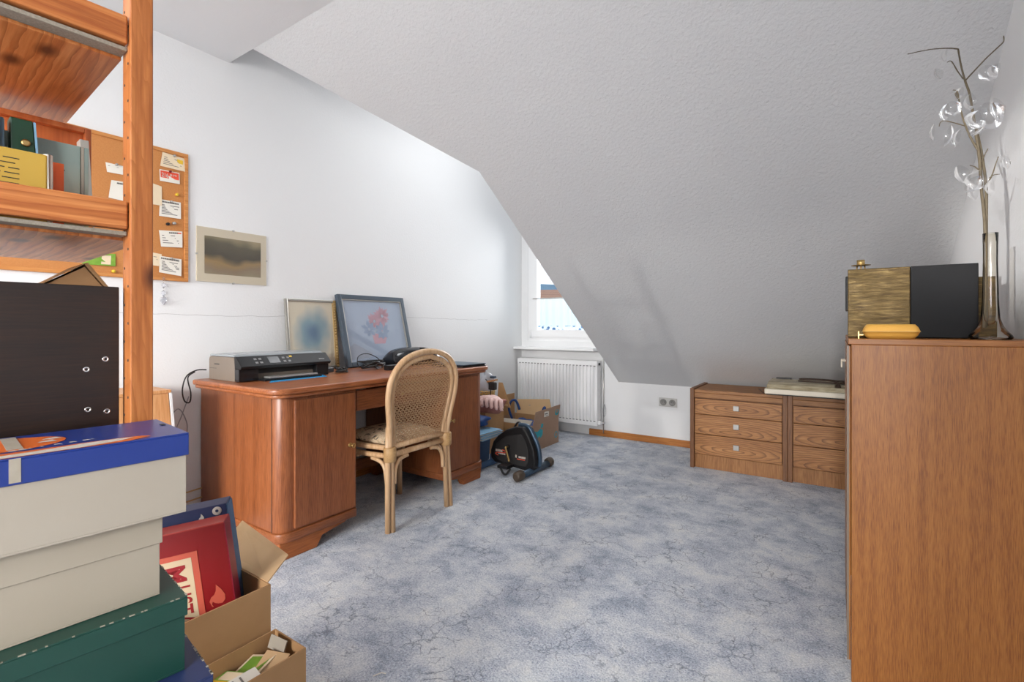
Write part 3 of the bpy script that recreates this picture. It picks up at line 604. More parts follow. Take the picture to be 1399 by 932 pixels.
def leaning(name, label, cat, y0, y1, xb, xt, zh, fw, fd, fmat, smat):
    # picture leaning against the wall: local frame origin at bottom left, u along y, v up the tilt
    L = math.hypot(xb-xt, zh); o = thing(name, label, cat, (xb, y0, DZ+.003)); o.rotation_euler = (0, -math.atan2(xb-xt, zh), 0)
    wv = y1-y0
    return o, wv, L
f1, wv, L = leaning('silver_picture_frame', 'small silver framed blurry print leaning beside the printer', 'picture', 1.745, 2.115, -2.856, -2.903, .46, .02, .02, None, None)
MB().box((-.012, 0, 0), (0.006, .017, L)).box((-.012, .017, L-.017), (0.006, wv-.02, L)).box((-.012, .017, 0), (0.006, wv-.02, .017)).build('frame', 'silverframe', f1, .003)
m = MB().box((-.012, wv-.026, 0), (.005, wv, L))
for i in range(24): m.lathe([(.001, -.006), (.007, -.003), (.007, .003), (.001, .006)], (.006, wv-.012, .015+i*L/25), 8)
m.build('beaded_edge', 'goldframe', f1)
box('print', (-.010, .017, .017), (-.002, wv-.024, L-.017), 'portrait', f1, 0); box('glazing', (-.0015, .017, .017), (0.0, wv-.024, L-.017), 'glass', f1, 0)
f2, wv, L = leaning('dark_picture_frame', 'large dark framed flower print leaning on the wall behind the desk', 'picture', 2.115, 2.73, -2.768, -2.893, .505, .03, .03, None, None)
fwid = .034
MB().box((-.02, 0, 0), (.012, fwid, L)).box((-.02, wv-fwid, 0), (.012, wv, L)).box((-.02, fwid, 0), (.012, wv-fwid, fwid)).box((-.02, fwid, L-fwid), (.012, wv-fwid, L)).build('frame', 'darkframe', f2, .004)
MB().box((-.006, fwid, fwid), (.009, fwid+.005, L-fwid)).box((-.006, wv-fwid-.005, fwid), (.009, wv-fwid, L-fwid)).box((-.006, fwid, L-fwid-.005), (.009, wv-fwid, L-fwid)).build('inner_lip', 'silverframe', f2)
pnt = box('print', (-.012, fwid, fwid), (-.003, wv-fwid, L-fwid), 'artbg', f2, 0)
m = MB(); 
def petals(mm, cy, cz, r, n, w, x):
    for i in range(n):
        a = 2*pi*i/n+random.uniform(-.1, .1); rr = r*random.uniform(.75, 1.05)
        d = Vector((0, cos(a), sin(a))); p = Vector((0, -sin(a), cos(a))); c0 = Vector((x, cy, cz))
        mm.add([c0+d*r*.15-p*w*.4, c0+d*rr*.6-p*w, c0+d*rr, c0+d*rr*.6+p*w, c0+d*r*.15+p*w*.4], [(0, 1, 2, 3, 4)])
petals(m, .30, .33, .075, 16, .011, -.0022); petals(m, .38, .37, .085, 18, .011, -.0018); petals(m, .36, .30, .06, 12, .010, -.0020)
m.add([(-.0025, .27, .16), (-.0025, .37, .16), (-.0025, .40, .22), (-.0025, .26, .24)], [(0, 1, 2, 3)]); m.build('red_blossom', 'artred', pnt)
m = MB(); petals(m, .24, .27, .075, 7, .016, -.0016); petals(m, .36, .25, .08, 8, .018, -.0014); m.build('blue_leaf_print', 'artblue', pnt)
m = MB().add([(-.0026, fwid, .05), (-.0026, .2, .06), (-.0026, .24, .09), (-.0026, .09, .17), (-.0026, fwid, .13)], [(0, 1, 2, 3, 4)]); m.build('grey_hill_print', 'artgrey', pnt)
box('glazing', (0, fwid, fwid), (.0012, wv-fwid, L-fwid), 'glass', f2, 0)

lm = thing('laminator', 'glossy black domed desktop machine behind the chair', 'machine', (-2.57, 2.36, DZ), rad(-6))
prof = [(-.16, 0), (-.005, 0), (.0, .05), (-.02, .095), (-.06, .125), (-.11, .13), (-.15, .10), (-.165, .05)]
m = MB(); n = 18; lo = []
for i in range(n+1):
    t = i/n; k = (1-abs(2*t-1)**3.2)**.5*.52+.48
    lo.append([(x, .44*t, z*k if z > .055 else z*(.6+.4*k)) for x, z in prof])
for r_ in lo: m.v += r_
q = len(prof)
for i in range(n):
    for j in range(q): a, b = i*q+j, i*q+(j+1) % q; m.f.append((a, b, b+q, a+q)); m.sm.append(True)
m.f += [tuple(range(q-1, -1, -1)), tuple(n*q+j for j in range(q))]; m.sm += [False, False]
m.build('casing', 'gloss', lm); MB().box((-.004, .05, .016), (.003, .39, .022)).build('feed_slot', 'dark', lm); MB().box((-.07, .27, .126), (-.055, .32, .1285)).build('badge', 'silver', lm)
fo = thing('document_folder', 'dark petrol folder lying on the right end of the desk', 'folder', (-2.13, 2.57, DZ), rad(-3))
box('cover', (-.31, 0, .0), (0, .24, .004), 'blackmatt', fo, .001); box('sheets', (-.30, .005, .004), (-.006, .236, .016), 'blackpl', fo, .001); box('top_cover', (-.31, 0, .016), (0, .24, .02), 'darkblue', fo, .001)
def cable(name, label, pts, r, mat, n=8, cat='cable'):
    return tag(MB().tube(smooth(pts, n), r, 7).build(name, mat), label, cat)
def tangle(cx_, cy_, z0, rx, ry, n, seed, zh=.03):
    rg = random.Random(seed); pts = []
    for i in range(n): a = i*2.1+rg.uniform(-.5, .5); k = rg.uniform(.35, 1); pts.append((cx_+rx*k*cos(a), cy_+ry*k*sin(a), z0+rg.uniform(0, zh)))
    return pts
cable('tangled_cable', 'tangled black cables with plugs beside the domed machine', tangle(-2.56, 2.15, DZ+.006, .07, .13, 30, 3, .055), .0045, 'cable', 6)
cable('cable_loop', 'black cable arching up in front of the dark framed print', [(-2.62, 2.13, DZ+.006), (-2.64, 2.10, DZ+.03), (-2.66, 2.12, DZ+.085), (-2.66, 2.19, DZ+.10), (-2.64, 2.26, DZ+.07), (-2.62, 2.30, DZ+.02)], .0028, 'cable')
cable('tangled_cable', 'small tangle of black cable and plug right of the printer', tangle(-2.53, 1.89, DZ+.005, .05, .08, 18, 9, .035), .004, 'cable', 6)
ad = thing('power_adapter', 'small black power adapter among the cables beside the printer', 'adapter', (-2.62, 1.83, DZ), rad(20)); box('body', (-.02, 0, 0), (.02, .075, .03), 'blackpl', ad, .004); box('rating_label', (-.012, .02, .0298), (.012, .055, .0305), 'greyslot', ad, 0)
ad = thing('power_adapter', 'black power brick lying at the foot of the dark frame', 'adapter', (-2.44, 2.16, DZ), rad(-12)); box('body', (-.025, 0, 0), (.025, .11, .032), 'blackpl', ad, .004); box('rating_label', (-.015, .03, .0318), (.015, .08, .0325), 'greyslot', ad, 0)
cable('printer_cable', 'black cable looping off the left end of the desk', [(-2.86, 1.27, .86), (-2.87, 1.225, .86), (-2.88, 1.18, .83), (-2.89, 1.165, .76), (-2.89, 1.175, .70), (-2.89, 1.20, .69), (-2.89, 1.205, .74), (-2.90, 1.195, .82), (-2.90, 1.23, .85)], .0035, 'cable')
cable('wall_cable', 'thin grey cable hanging down the wall left of the desk', [(-2.90, 1.20, .72), (-2.90, 1.165, .62), (-2.90, 1.135, .53), (-2.90, 1.155, .44), (-2.90, 1.185, .50), (-2.90, 1.19, .58), (-2.90, 1.15, .66), (-2.90, 1.10, .60)], .0026, 'cableg')
for i, (z, lb) in enumerate(((.20, 'topmost of three tan cables curving along the wall left of desk'), (.15, 'middle of three tan cables curving along the wall left of desk'), (.10, 'lowest of three tan cables curving along the wall left of desk'))):
    cable('floor_cable', lb, [(-2.89, .80, z-.09), (-2.89, .95, z-.03), (-2.885, 1.08, z+.0), (-2.88, 1.22, z+.015), (-2.905, 1.30, z+.01)], .004, 'cablet')

# ================================================================ LEFT WALL: cork board, picture
cb = thing('cork_board', 'framed cork pin board covered in notes on the left wall', 'board', (XL, .30, 1.335))
CW, CHh = .90, .685
box('cork_sheet', (0, .015, .015), (.008, CW-.015, CHh-.015), 'cork', cb, 0)
for a, b in (((0, 0, 0), (.016, CW, .018)), ((0, 0, CHh-.018), (.016, CW, CHh)), ((0, 0, .018), (.016, .018, CHh-.018)), ((0, CW-.018, .018), (.016, CW, CHh-.018))): box('frame_strip', a, b, 'corkframe', cb, .002)
def note(name, label, quad, mat, lines=5, head=None, pin='redprint', body=None, lift=.0):
    P = [onX(u, v, XL+.010+lift) for u, v in quad]; c0 = sum(P, Vector())/4
    o = thing(name, label, 'note', c0); P = [p-c0 for p in P]      # TL TR BR BL
    curl = [Vector((.006, 0, 0)) if i in (2,) else Vector((.002, 0, 0)) if i == 3 else Vector() for i in range(4)]
    MB().hexa([p+c for p, c in zip(P, curl)], [p+c+Vector((.0008, 0, 0)) for p, c in zip(P, curl)]).build('sheet', mat, o)
    def q(s, t): return P[0].lerp(P[1], s).lerp(P[3].lerp(P[2], s), t)+Vector((.0014+.006*s*t+.002*(1-s)*t, 0, 0))
    m = MB(); rg = random.Random(label)
    for i in range(lines):
        t = .28+.6*i/max(lines, 1); s1 = rg.uniform(.6, .92); m.add([q(.1, t), q(s1, t), q(s1, t+.045), q(.1, t+.045)], [(0, 1, 2, 3)])
    if lines: m.build('print_lines', 'ink', o)
    if head:
        hm = MB(); s = head[0]
        while s < head[1]: hm.add([q(s, .08), q(s+.035, .08), q(s+.035, .17), q(s, .17)], [(0, 1, 2, 3)]); s += .05
        hm.build('heading_print', 'inkdark', o)
    if body: body(o, q)
    if pin:
        c = q(.5, .06)
        MB().lathe([(.0015, 0), (.0015, .004), (.006, .005), (.004, .010), (.006, .014), (.001, .015)], c, 10, 'X').build('push_pin', pin, o)
    return o
note('paper_note', 'cream note with yellow stamp at the top right of the cork board', [(222, 207.5), (252, 217), (252, 235), (218.5, 226.5)], 'paper2', 5, None, 'silver', lambda o, q: MB().add([q(.66, .2), q(.92, .2), q(.92, .5), q(.66, .5)], [(0, 1, 2, 3)]).build('stamp', 'yellowprint', o))
def redcard(o, q):
    MB().add([q(.04, .08), q(.96, .08), q(.96, .68), q(.04, .68)], [(0, 1, 2, 3)]).build('red_band', 'redcard', o)
    e = q(1, .5)-q(0, .5); L = e.length; mtx = Matrix.Translation(q(.08, .60)+Vector((.0008, 0, 0))) @ Matrix(((0, 0, 1, 0), (1, 0, 0, 0), (0, 1, 0, 0), (0, 0, 0, 1)))
    text_mesh('number_print', '216 817', .03, 'whiteprint', o, mtx, .0002, L*.84/.108, .0006)
note('phone_card', 'small red and white card with numbers pinned on the cork board', [(217.8, 231), (245, 236.5), (245, 252), (218.2, 247)], 'paper', 0, None, 'red', redcard)
note('paper_note', 'blank cream note half hidden by the shelf post on cork board', [(196, 246), (221, 255), (220.5, 281.5), (196, 277)], 'paper2', 0, None, None)
note('paper_note', 'white printed sheet with blue margin marks on the cork board', [(218.5, 272), (247, 277), (246.5, 299.5), (217, 295)], 'paper', 7, (.1, .9), 'silver')
note('paper_note', 'white note with bold black and red heading on the cork board', [(217, 314.5), (249, 316.5), (248.5, 338.5), (219.8, 337)], 'paper', 4, (.42, .78), None, lambda o, q: MB().add([q(.78, .09), q(.95, .09), q(.95, .16), q(.78, .16)], [(0, 1, 2, 3)]).build('red_word', 'redcard', o))
note('paper_note', 'curled white printed sheet at the lower right of the cork board', [(218.5, 349.5), (248, 354.5), (247, 377.5), (217, 372)], 'paper', 7, (.05, .9), 'silver', None, .004)
note('paper_note', 'cream slip tucked behind the curled sheet on the cork board', [(198, 343), (221, 347.5), (218, 364), (198, 361)], 'paper2', 3, None, None)
note('paper_note', 'narrow white slip with dark pin left of the shelf post', [(144, 221.5), (172, 228), (172, 240), (146, 235)], 'paper', 1, None, 'silver')
note('paper_note', 'white sheet with blue heading beside the shelf post', [(152, 246), (178, 250), (178, 277), (148, 270)], 'paper', 0, (.3, .7), None)
note('banknote_print', 'pale green printed slip low on the cork board behind the shelf', [(116, 346), (158, 347), (157, 364), (112, 361)], 'greenprint', 0, None, 'blackpl', lambda o, q: MB().add([q(.55, .15), q(.85, .15), q(.85, .9), q(.55, .9)], [(0, 1, 2, 3)]).build('pale_panel', 'paper2', o))
for u, v, mt, lb in ((228, 306.5, 'blackpl', 'black push pin stuck bare in the cork board'), (236.5, 305.5, 'silver', 'clear push pin stuck bare in the cork board'), (240.5, 266.5, 'yellowprint', 'yellow push pin stuck high in bare cork'), (154, 371, 'yellowprint', 'yellow push pin low on the cork board left of the post')):
    c = onX(u, v, XL+.008); tag(MB().lathe([(.0015, 0), (.0015, .005), (.008, .006), (.005, .012), (.008, .018), (.001, .019)], c, 10, 'X').build('push_pin', mt), lb, 'push pin')
cs = thing('crystal_pendant', 'clear crystal pendant hanging below the cork board', 'pendant', onX(223.5, 378, XL+.014))
MB().tube([(0, 0, .03), (0, 0, -.03)], .0008, 5).build('thread', 'cableg', cs)
for i, (z, r) in enumerate(((-.01, .008), (-.045, .011), (-.085, .012), (-.122, .017))):
    MB().lathe([(.001, z-r*1.5), (r*.9, z-r*.3), (r*.7, z+r*.7), (.001, z+r*1.3)], (0, 0, 0), 8).build('crystal', 'crystal', cs)
pf = thing('wall_picture', 'small cream mounted landscape photo hanging on the left wall', 'picture', (XL, 1.243, 1.345))
box('mount', (0, 0, 0), (.008, .39, .302), 'passe', pf, .001); box('photo_print', (.008, .04, .045), (.009, .355, .255), 'photo', pf, 0)
box('glazing', (.0092, 0.002, 0.002), (.0105, .388, .30), 'glass', pf, 0)
for y, z in ((.195, .302), (.195, 0), (0, .15), (.39, .15)): box('clip', (0, y-.005, z-.005), (.012, y+.005, z+.005), 'silver', pf, .001)

# wooden box by the wall behind the shelf post
wb = thing('wooden_chest', 'pale wooden cabinet by the wall left of the desk', 'cabinet', (-2.74, .82, 0))
MB().hexa([(-.15, -.22, 0), (.15, -.22, 0), (.15, .225, 0), (-.15, .225, 0)], [(-.13, -.18, .785), (.13, -.18, .785), (.13, .175, .785), (-.13, .175, .785)]).build('body', 'lightwood', wb, .004)
MB().box((-.135, -.185, .785), (.135, .185, .80)).build('top', 'lightwood', wb, .003)
MB().hexa([(.14, .226, 0), (.153, .226, 0), (.153, .236, 0), (.14, .236, 0)], [(.118, .177, .785), (.133, .177, .785), (.133, .187, .785), (.118, .187, .785)]).build('edge_strip', 'white', wb)

# ================================================================ RIGHT CABINET
CZ = 1.06
kb = thing('tall_cabinet', 'tall honey brown veneered cabinet against the right wall', 'cabinet', (.03, 1.83, 0))
CD, CWd = .42, .80
box('side_panel', (0, 0, 0), (CD, .018, CZ-.018), 'cabZ', kb, .002); box('side_panel', (0, CWd-.018, 0), (CD, CWd, CZ-.018), 'cabZ', kb, .002)
box('top_board', (-.008, 0, CZ-.018), (CD, CWd, CZ), 'cabX', kb, .002); box('back_panel', (CD-.008, .018, .05), (CD-.001, CWd-.018, CZ-.018), 'cabZ', kb, 0)
box('plinth', (.02, .018, 0), (.04, CWd-.018, .06), 'cabZ', kb, 0)
for y0, y1, hy in ((.004, .398, .365), (.402, .796, .435)):
    d = box('door', (-.010, y0, .065), (-.001, y1, CZ-.022), 'cabZ', kb, .002)
    hz = .966
    MB().box((-.022, hy-.004, hz+.0), (-.010, hy+.004, hz+.006)).box((-.026, hy-.006, hz-.022), (-.021, hy+.006, hz+.006)).build('handle', 'cream', d, .0015)
    MB().box((-.0112, y0-.001, .065), (-.006, y0+.002, CZ-.022)).build('edge_band', 'bandgrey', d)

hf = thing('bronze_and_black_box', 'bronze and black fronted hi-fi box on top of the tall cabinet', 'hi-fi', (.023, 1.985, CZ))
HH = .228
box('housing', (.003, .006, .004), (.318, .17, HH-.003), 'blackmatt', hf, .003)
box('bronze_panel', (0, 0, .002), (.163, .007, HH), 'bronze', hf, .002); box('black_panel', (.164, 0, .002), (.322, .007, HH), 'blackpanel', hf, .002)
box('side_grip', (-.006, .03, .09), (.003, .11, HH-.02), 'blackpl', hf, .003); box('rear_housing', (.318, .05, .004), (.372, .16, .19), 'bronze', hf, .002)
for x in (.03, .29): box('rubber_foot', (x, .04, 0), (x+.02, .06, .005), 'blackmatt', hf, 0)
cd = thing('candle_holder', 'small brass candle holder on top of the hi-fi box', 'candle holder', (.060, 2.03, CZ+HH-.002))
MB().lathe([(.001, .016), (.027, .0175), (.027, .019), (.001, .020)], (0, 0, 0), 24).build('drip_tray', 'brass', cd)
MB().lathe([(.010, .019), (.0115, .021), (.0115, .036), (.0095, .036), (.0095, .022)], (0, 0, 0), 18).build('candle_cup', 'brass', cd)
for a in (.5, 2.6, 4.7): MB().tube([(.012*cos(a), .012*sin(a), .017), (.014*cos(a), .014*sin(a), -.001)], .0022, 7).build('leg', 'brass', cd)
yc = thing('zip_case', 'rounded yellow soft case lying before the bronze panel', 'case', (.128, 1.885, CZ))
def pillow(x0, x1, y0, y1, z0, z1, mid, nm, mt, par):
    m = MB(); n = 10; lay = [(.0, .55), (.25, .85), (.5, 1.0), (.5, 1.02), (.56, 1.0), (.8, .86), (1., .62)]
    cx_, cy_ = (x0+x1)/2, (y0+y1)/2; hx, hy = (x1-x0)/2, (y1-y0)/2; R_ = []
    for t, k in lay: 
        ins = (1-k)*.028
        R_.append([(p[0], p[1], z0+(z1-z0)*t) for p in rpoly(x0+ins, y0+ins, x1-ins, y1-ins, (.016,)*4, 4)])
    q = len(R_[0])
    for r_ in R_: m.v += r_
    for i in range(len(R_)-1):
        for j in range(q): a, b = i*q+j, i*q+(j+1) % q; m.f.append((a, b, b+q, a+q)); m.sm.append(True)
    m.f += [tuple(range(q-1, -1, -1)), tuple((len(R_)-1)*q+j for j in range(q))]; m.sm += [True, True]
    return m.build(nm, mt, par)
pillow(-.068, .07, -.035, .03, 0, .044, .5, 'shell', 'yellowcase', yc)
MB().prism(rpoly(-.0695, -.0365, .0715, .0315, (.016,)*4, 4), 'Z', .0215, .0228).build('seam', 'wicker', yc)
MB().box((-.078, -.012, .010), (-.066, -.008, .013)).box((-.080, -.016, .0), (-.077, -.004, .022)).build('zip_pull', 'brass', yc)

# vase with branches
vx, vy = .355, 1.903
va = thing('glass_vase', 'tall slender amber tinted glass vase on the cabinet', 'vase', (vx, vy, CZ))
outer = [(.042, 0), (.047, .006), (.045, .013), (.036, .024), (.027, .038), (.0205, .06), (.018, .10), (.0165, .17), (.0155, .22), (.0158, .27), (.0168, .302)]
innerp = [(.0150, .302), (.0140, .27), (.0136, .22), (.0140, .17), (.0150, .11), (.0160, .075), (.014, .055), (.009, .045), (.001, .043)]
MB().lathe([(.001, 0)]+outer+innerp, (0, 0, 0), 32, 'Z', False).build('glass_body', 'vase', va)
pl = thing('dried_branch', 'dried twigs with clear acrylic leaves standing in the glass vase', 'branch', (vx, vy, CZ+.05))
Op = Vector((vx, vy, CZ+.05))
def br(pxs, dy, r0, r1, nm='twig', n=5):
    P = smooth([onY(u, v, vy+d)-Op for (u, v), d in zip(pxs, dy)], n); k = len(P)
    return MB().tube(P, [r0+(r1-r0)*i/(k-1)+.0004*random.random() for i in range(k)], 7).build(nm, 'branch', pl)
br([(1345, 448), (1346, 320), (1341, 260), (1338, 215), (1333, 180)], (0, 0, 0, .0, .0), .0042, .0035, 'stem')
br([(1347, 446), (1347, 320), (1347, 255), (1340, 205), (1331, 165), (1325, 130), (1319, 112), (1313, 90), (1309, 67)], (.003, .003, .005, .01, .01, .01, .01, .01, .01), .0042, .0018, 'stem')
br([(1309, 67), (1296, 66), (1276, 67), (1258, 70), (1240, 74)], (.01, .015, .02, .025, .03), .0016, .0009)
br([(1319, 110), (1330, 98), (1348, 79), (1363, 65), (1371, 57), (1371, 49)], (.01, 0, -.01, -.015, -.02, -.02), .0018, .001)
br([(1316, 108), (1308, 97), (1300, 84), (1294, 85)], (.01, .02, .03, .03), .0015, .0009)
br([(1336, 205), (1326, 188), (1317, 166), (1312, 147), (1308, 126), (1302, 123)], (0, 0, -.01, -.015, -.02, -.02), .0028, .0011)
br([(1318, 172), (1304, 168), (1291, 165), (1285, 167), (1283, 173)], (-.01, -.02, -.03, -.03, -.03), .0014, .0008)
br([(1346, 255), (1355, 240), (1360, 225), (1364, 214)], (.005, -.005, -.01, -.012), .0018, .001)
br([(1352, 243), (1358, 239), (1366, 238)], (-.002, -.01, -.012), .0012, .0007)
br([(1340, 235), (1332, 228), (1325, 226)], (0, -.01, -.015), .0014, .0008)
br([(1341, 222), (1346, 210), (1350, 203)], (.005, .0, -.005), .0016, .0009)
def leaf(u, v, w, h, rot, d, yaw):
    c = onY(u, v, vy+d)-Op; m = MB(); sc = vy/ (FPX*(cos(TH)+sin(TH)*(u-CX)/FPX)); n = 9; rows = []
    for i in range(n+1):
        t = i/n; wd = w*sc*.5*sin(pi*t)**.75; z = (t-.5)*h*sc; row = []
        for s in (-1, -.5, 0, .5, 1): row.append(Vector((s*wd, .30*wd*(1-s*s)-.12*h*sc*(2*t-1)**2, z)))
        rows.append(row)
    R3 = Matrix.Rotation(yaw, 3, 'Z') @ Matrix.Rotation(rot, 3, 'Y')
    for row in rows: m.v += [tuple(c+R3 @ p) for p in row]
    for i in range(n):
        for j in range(4): a = i*5+j; m.f.append((a, a+1, a+6, a+5)); m.sm.append(True)
    return m.build('leaf', 'leaf', pl)
for a in ((1282, 101, 16, 12, 1.2, .03, .3), (1290, 76, 9, 22, .2, .03, .8), (1350, 100, 26, 20, 1.0, -.02, -.3), (1357, 97, 14, 22, .6, -.03, .4), (1325, 140, 14, 24, .1, 0, .2), (1352, 158, 40, 34, 1.2, -.02, -.5), (1362, 150, 34, 18, 1.35, -.03, .3),
          (1330, 165, 26, 26, .3, -.03, .6), (1335, 175, 22, 20, -.5, -.02, -.7), (1290, 155, 12, 26, .2, -.02, .5), (1303, 148, 22, 18, 1.1, -.02, -.4), (1273, 182, 7, 26, .1, -.03, .6), (1297, 186, 10, 28, .25, -.03, -.6), (1306, 190, 10, 26, .3, -.02, .5),
          (1314, 238, 26, 18, 1.25, -.02, .2), (1334, 247, 26, 28, .2, -.03, .2), (1330, 252, 18, 24, .7, -.035, -.5), (1352, 257, 16, 24, .1, 0, .7), (1328, 262, 24, 14, 1.3, -.02, .3), (1310, 128, 12, 18, .5, -.02, .6), (1374, 222, 20, 10, 1.4, -.01, .2)): leaf(*a)

# ================================================================ DRESSERS + RECORD PLAYER
FY = 3.93; DH = .615
def dresser(x0, x1, label):
    t = thing('drawer_unit', label, 'dresser', (x0, FY, 0), 0, 'low drawer units under the slope'); w = x1-x0; D = .46
    for a in (0, w-.03): box('side_panel', (a, -.012, 0), (a+.03, D, DH), 'oakdark', t, .003)
    box('top_board', (.03, 0, DH-.032), (w-.03, D, DH-.01), 'oakX', t, .002); box('top_rail', (.03, -.004, DH-.070), (w-.03, .02, DH-.033), 'oakX', t, .003)
    box('carcass', (.03, .022, .11), (w-.03, D, DH-.033), 'oakdark', t, 0)
    box('plinth', (.03, .018, 0), (w-.03, .036, .105), 'oakZ', t, .002)
    for z0, z1 in ((.112, .264), (.268, .416), (.420, .538)):
        hz_ = (z1-z0)/2; d = box('drawer', (-w/2+.034, -.006, -hz_), (w/2-.034, .021, hz_), 'oakcath', t, .003); d.location = (w/2, 0, (z0+z1)/2)
        zc = .006
        MB().box((-.02, -.024, zc-.019), (.02, -.014, zc+.019)).box((-.008, -.014, zc-.008), (.008, -.006, zc+.008)).build('knob', 'silver', d, .003)
    return t
dresser(-.966, -.304, 'low oak drawer unit with three drawers nearest the wall socket')
dresser(-.303, .45, 'low oak drawer unit half hidden behind the tall cabinet')
rp = thing('record_player', 'cream and gold record player standing across both drawer units', 'record player', (-.435, 3.80, DH+.0))
box('base', (0, 0, .012), (.56, .36, .046), 'cream', rp, .004); 
for x in (.05, .47):
    for y in (.16, .31): MB().lathe([(.015, 0), (.015, .013)], (x, y, 0), 12).build('rubber_foot', 'blackmatt', rp)
box('underside', (.01, .01, .004), (.55, .35, .013), 'blackmatt', rp, 0)
MB().prism([(.006, .047), (.354, .047), (.354, .088), (.10, .088), (.035, .074)], 'X', .012, .548).build('dust_cover', 'goldcover', rp, .004)
for x in (.04, .43): box('hinge', (x, .33, .084), (x+.10, .357, .097), 'blackpl', rp, .003)
zt = DH+.0945
cable('coiled_cable', 'dark brown power cord coiled on the record player', [(-.24, 3.98, zt), (-.18, 3.93, zt+.006), (-.02, 3.92, zt+.004), (.06, 3.98, zt), (-.04, 4.05, zt+.01), (-.20, 4.03, zt+.014), (-.23, 3.99, zt+.012), (-.12, 3.955, zt+.016), (.04, 3.95, zt+.012), (.10, 4.00, zt+.004), (.02, 4.03, zt+.004), (-.10, 3.99, zt+.018), (-.03, 3.92, zt+.014), (-.012, 3.895, zt+.006), (-.008, 3.875, zt-.003)], .005, 'cableb', 6)
pg = thing('power_plug', 'brown two pin plug hanging over the record player lid', 'plug', (-.008, 3.852, DH+.066)); pg.rotation_euler = (rad(-35), 0, 0)
MB().lathe([(.017, -.02), (.019, -.012), (.015, .002), (.007, .018), (.005, .026)], (0, 0, .024), 16).build('plug_body', 'cableb', pg)
for x in (-.008, .008): MB().lathe([(.0024, -.016), (.0024, .004)], (x, 0, 0), 8).build('prong', 'chrome', pg)
cable('thin_cable', 'thin brown wire on the low drawer unit beside the record player', [(-.52, 4.20, DH-.006), (-.50, 4.12, DH-.003), (-.47, 4.0, DH-.005), (-.445, 3.94, DH-.004)], .003, 'cableb')

# ================================================================ PINE SHELF (foreground)
SR = rad(-4.1)
sf = thing('pine_shelf', 'open pine shelving unit with drilled posts in the left foreground', 'shelf', (-1.005, .338, 0), SR)
def pole(x0, x1, y0, y1, zt):
    p = box('post', (x0, y0, 0), (x1, y1, zt), 'pineZ', sf, .002); m = MB()
    for i in range(int((zt-.1)/.032)):
        z = .08+i*.032; m.lathe([(.0024, -.0006), (.0024, .001)], (x0+.012 if i % 2 else x1-.012, y0, z), 6, 'Y')
    m.build('peg_hole', 'dark', p)
pole(-.044, 0, -.012, .021, 1.80); pole(-.044, 0, -.42, -.387, 1.80); pole(-.50, -.456, -.42, -.387, 1.80); pole(-.50, -.456, -.26, -.227, 1.80)
for z0, z1, yend, full in ((1.568, 1.580, -.0135, 1), (1.250, 1.262, .018, 1), (.725, .745, -.0135, 0), (.10, .12, -.0135, 0)):
    box('shelf_board', (-.50, -.385, z0), (-.046, yend, z1), 'pineb', sf, .001)
    if full:
        zb = z1+.003
        box('front_beam', (-.026, -.385, zb), (-.006, -.0135, zb+.048), 'pineY', sf, .003)
        box('edge_strip', (-.0455, -.385, z1-.007), (-.014, -.0135, z1), 'chip', sf, .001)
def shelf_pt(x, y, z): return sf.matrix_basis @ Vector((x, y, z))
def sthing(name, label, cat, x, y, z, rz=0.): 
    p = shelf_pt(x, y, z); return thing(name, label, cat, p, SR+rz)
SZ = 1.2625
b = sthing('book', 'yellow book with a printed back cover on the pine shelf', 'book', -.075, -.10, SZ)
box('cover', (0, -.19, 0), (.022, -.008, .114), 'yellowbook', b, .002); MB().prism(rpoly(.001, -.012, .021, .0, (0, .008, .008, 0)), 'Z', .001, .116, True).build('spine', 'paper', b)
m = MB()
for i in range(7):
    y = -.066; 
    while y > -.016-.0: break
    rg = random.Random(i); yy = -.175
    while yy < -.045: L_ = rg.uniform(.008, .022); m.box((.0218, yy, .098-i*.0078), (.0224, min(yy+L_, -.04), .0994-i*.0078)); yy += L_+.004
m.build('print_lines', 'inkdark', b); MB().box((.012, -.001, .066), (.0135, .0004, .092)).build('spine_print', 'ink', b)
b = sthing('greeting_card', 'orange card standing behind the yellow book', 'card', -.085, -.115, SZ); box('card', (0, -.02, 0), (.002, .032, .112), 'orange', b, 0); box('fold', (-.004, -.02, 0), (-.001, .030, .110), 'orange', b, 0)
b = sthing('book', 'grey green hardback with a meadow cover on the pine shelf', 'book', -.19, -.034, SZ, 0)
box('cover', (.0, -.13, 0), (.022, -.012, .172), 'greycover', b, .001); box('spine_strip', (.0, -.011, 0), (.0222, -.007, .172), 'whitebox', b, 0); box('spine', (-.001, -.0065, 0), (.0215, .0, .172), 'greycover', b, .001)
m = MB().tube(smooth([(.0224, -.068, .125), (.0224, -.064, .138), (.0224, -.059, .124), (.0224, -.054, .134), (.0224, -.048, .126), (.0224, -.042, .130), (.0224, -.034, .121)], 5), .0007, 5); m.build('script_title', 'inkdark', b)
b = sthing('ring_binder', 'dark green binder with brass ring on the pine shelf', 'binder', -.165, -.108, SZ)
MB().hexa([(0, -.03, 0), (.03, -.03, 0), (.03, .006, 0), (0, .006, 0)], [(0, -.034, .188), (.03, -.034, .188), (.03, -.006, .188), (0, -.006, .188)]).build('cover', 'bookgreen', b, .002)
MB().hexa([(.0, .0062, 0), (.029, .0062, 0), (.029, .009, 0), (0, .009, 0)], [(.0, -.0055, .187), (.029, -.0055, .187), (.029, -.0025, .187), (0, -.0025, .187)]).build('page_edge', 'folder', b)
MB().lathe([(.003, .03), (.006, .031), (.006, .033), (.003, .033)], (0, -.015, .148), 14, 'X').build('finger_ring', 'brass', b)
b = sthing('book', 'dark brown leather bound book at the left edge of the shelf', 'book', -.16, -.150, SZ, rad(2))
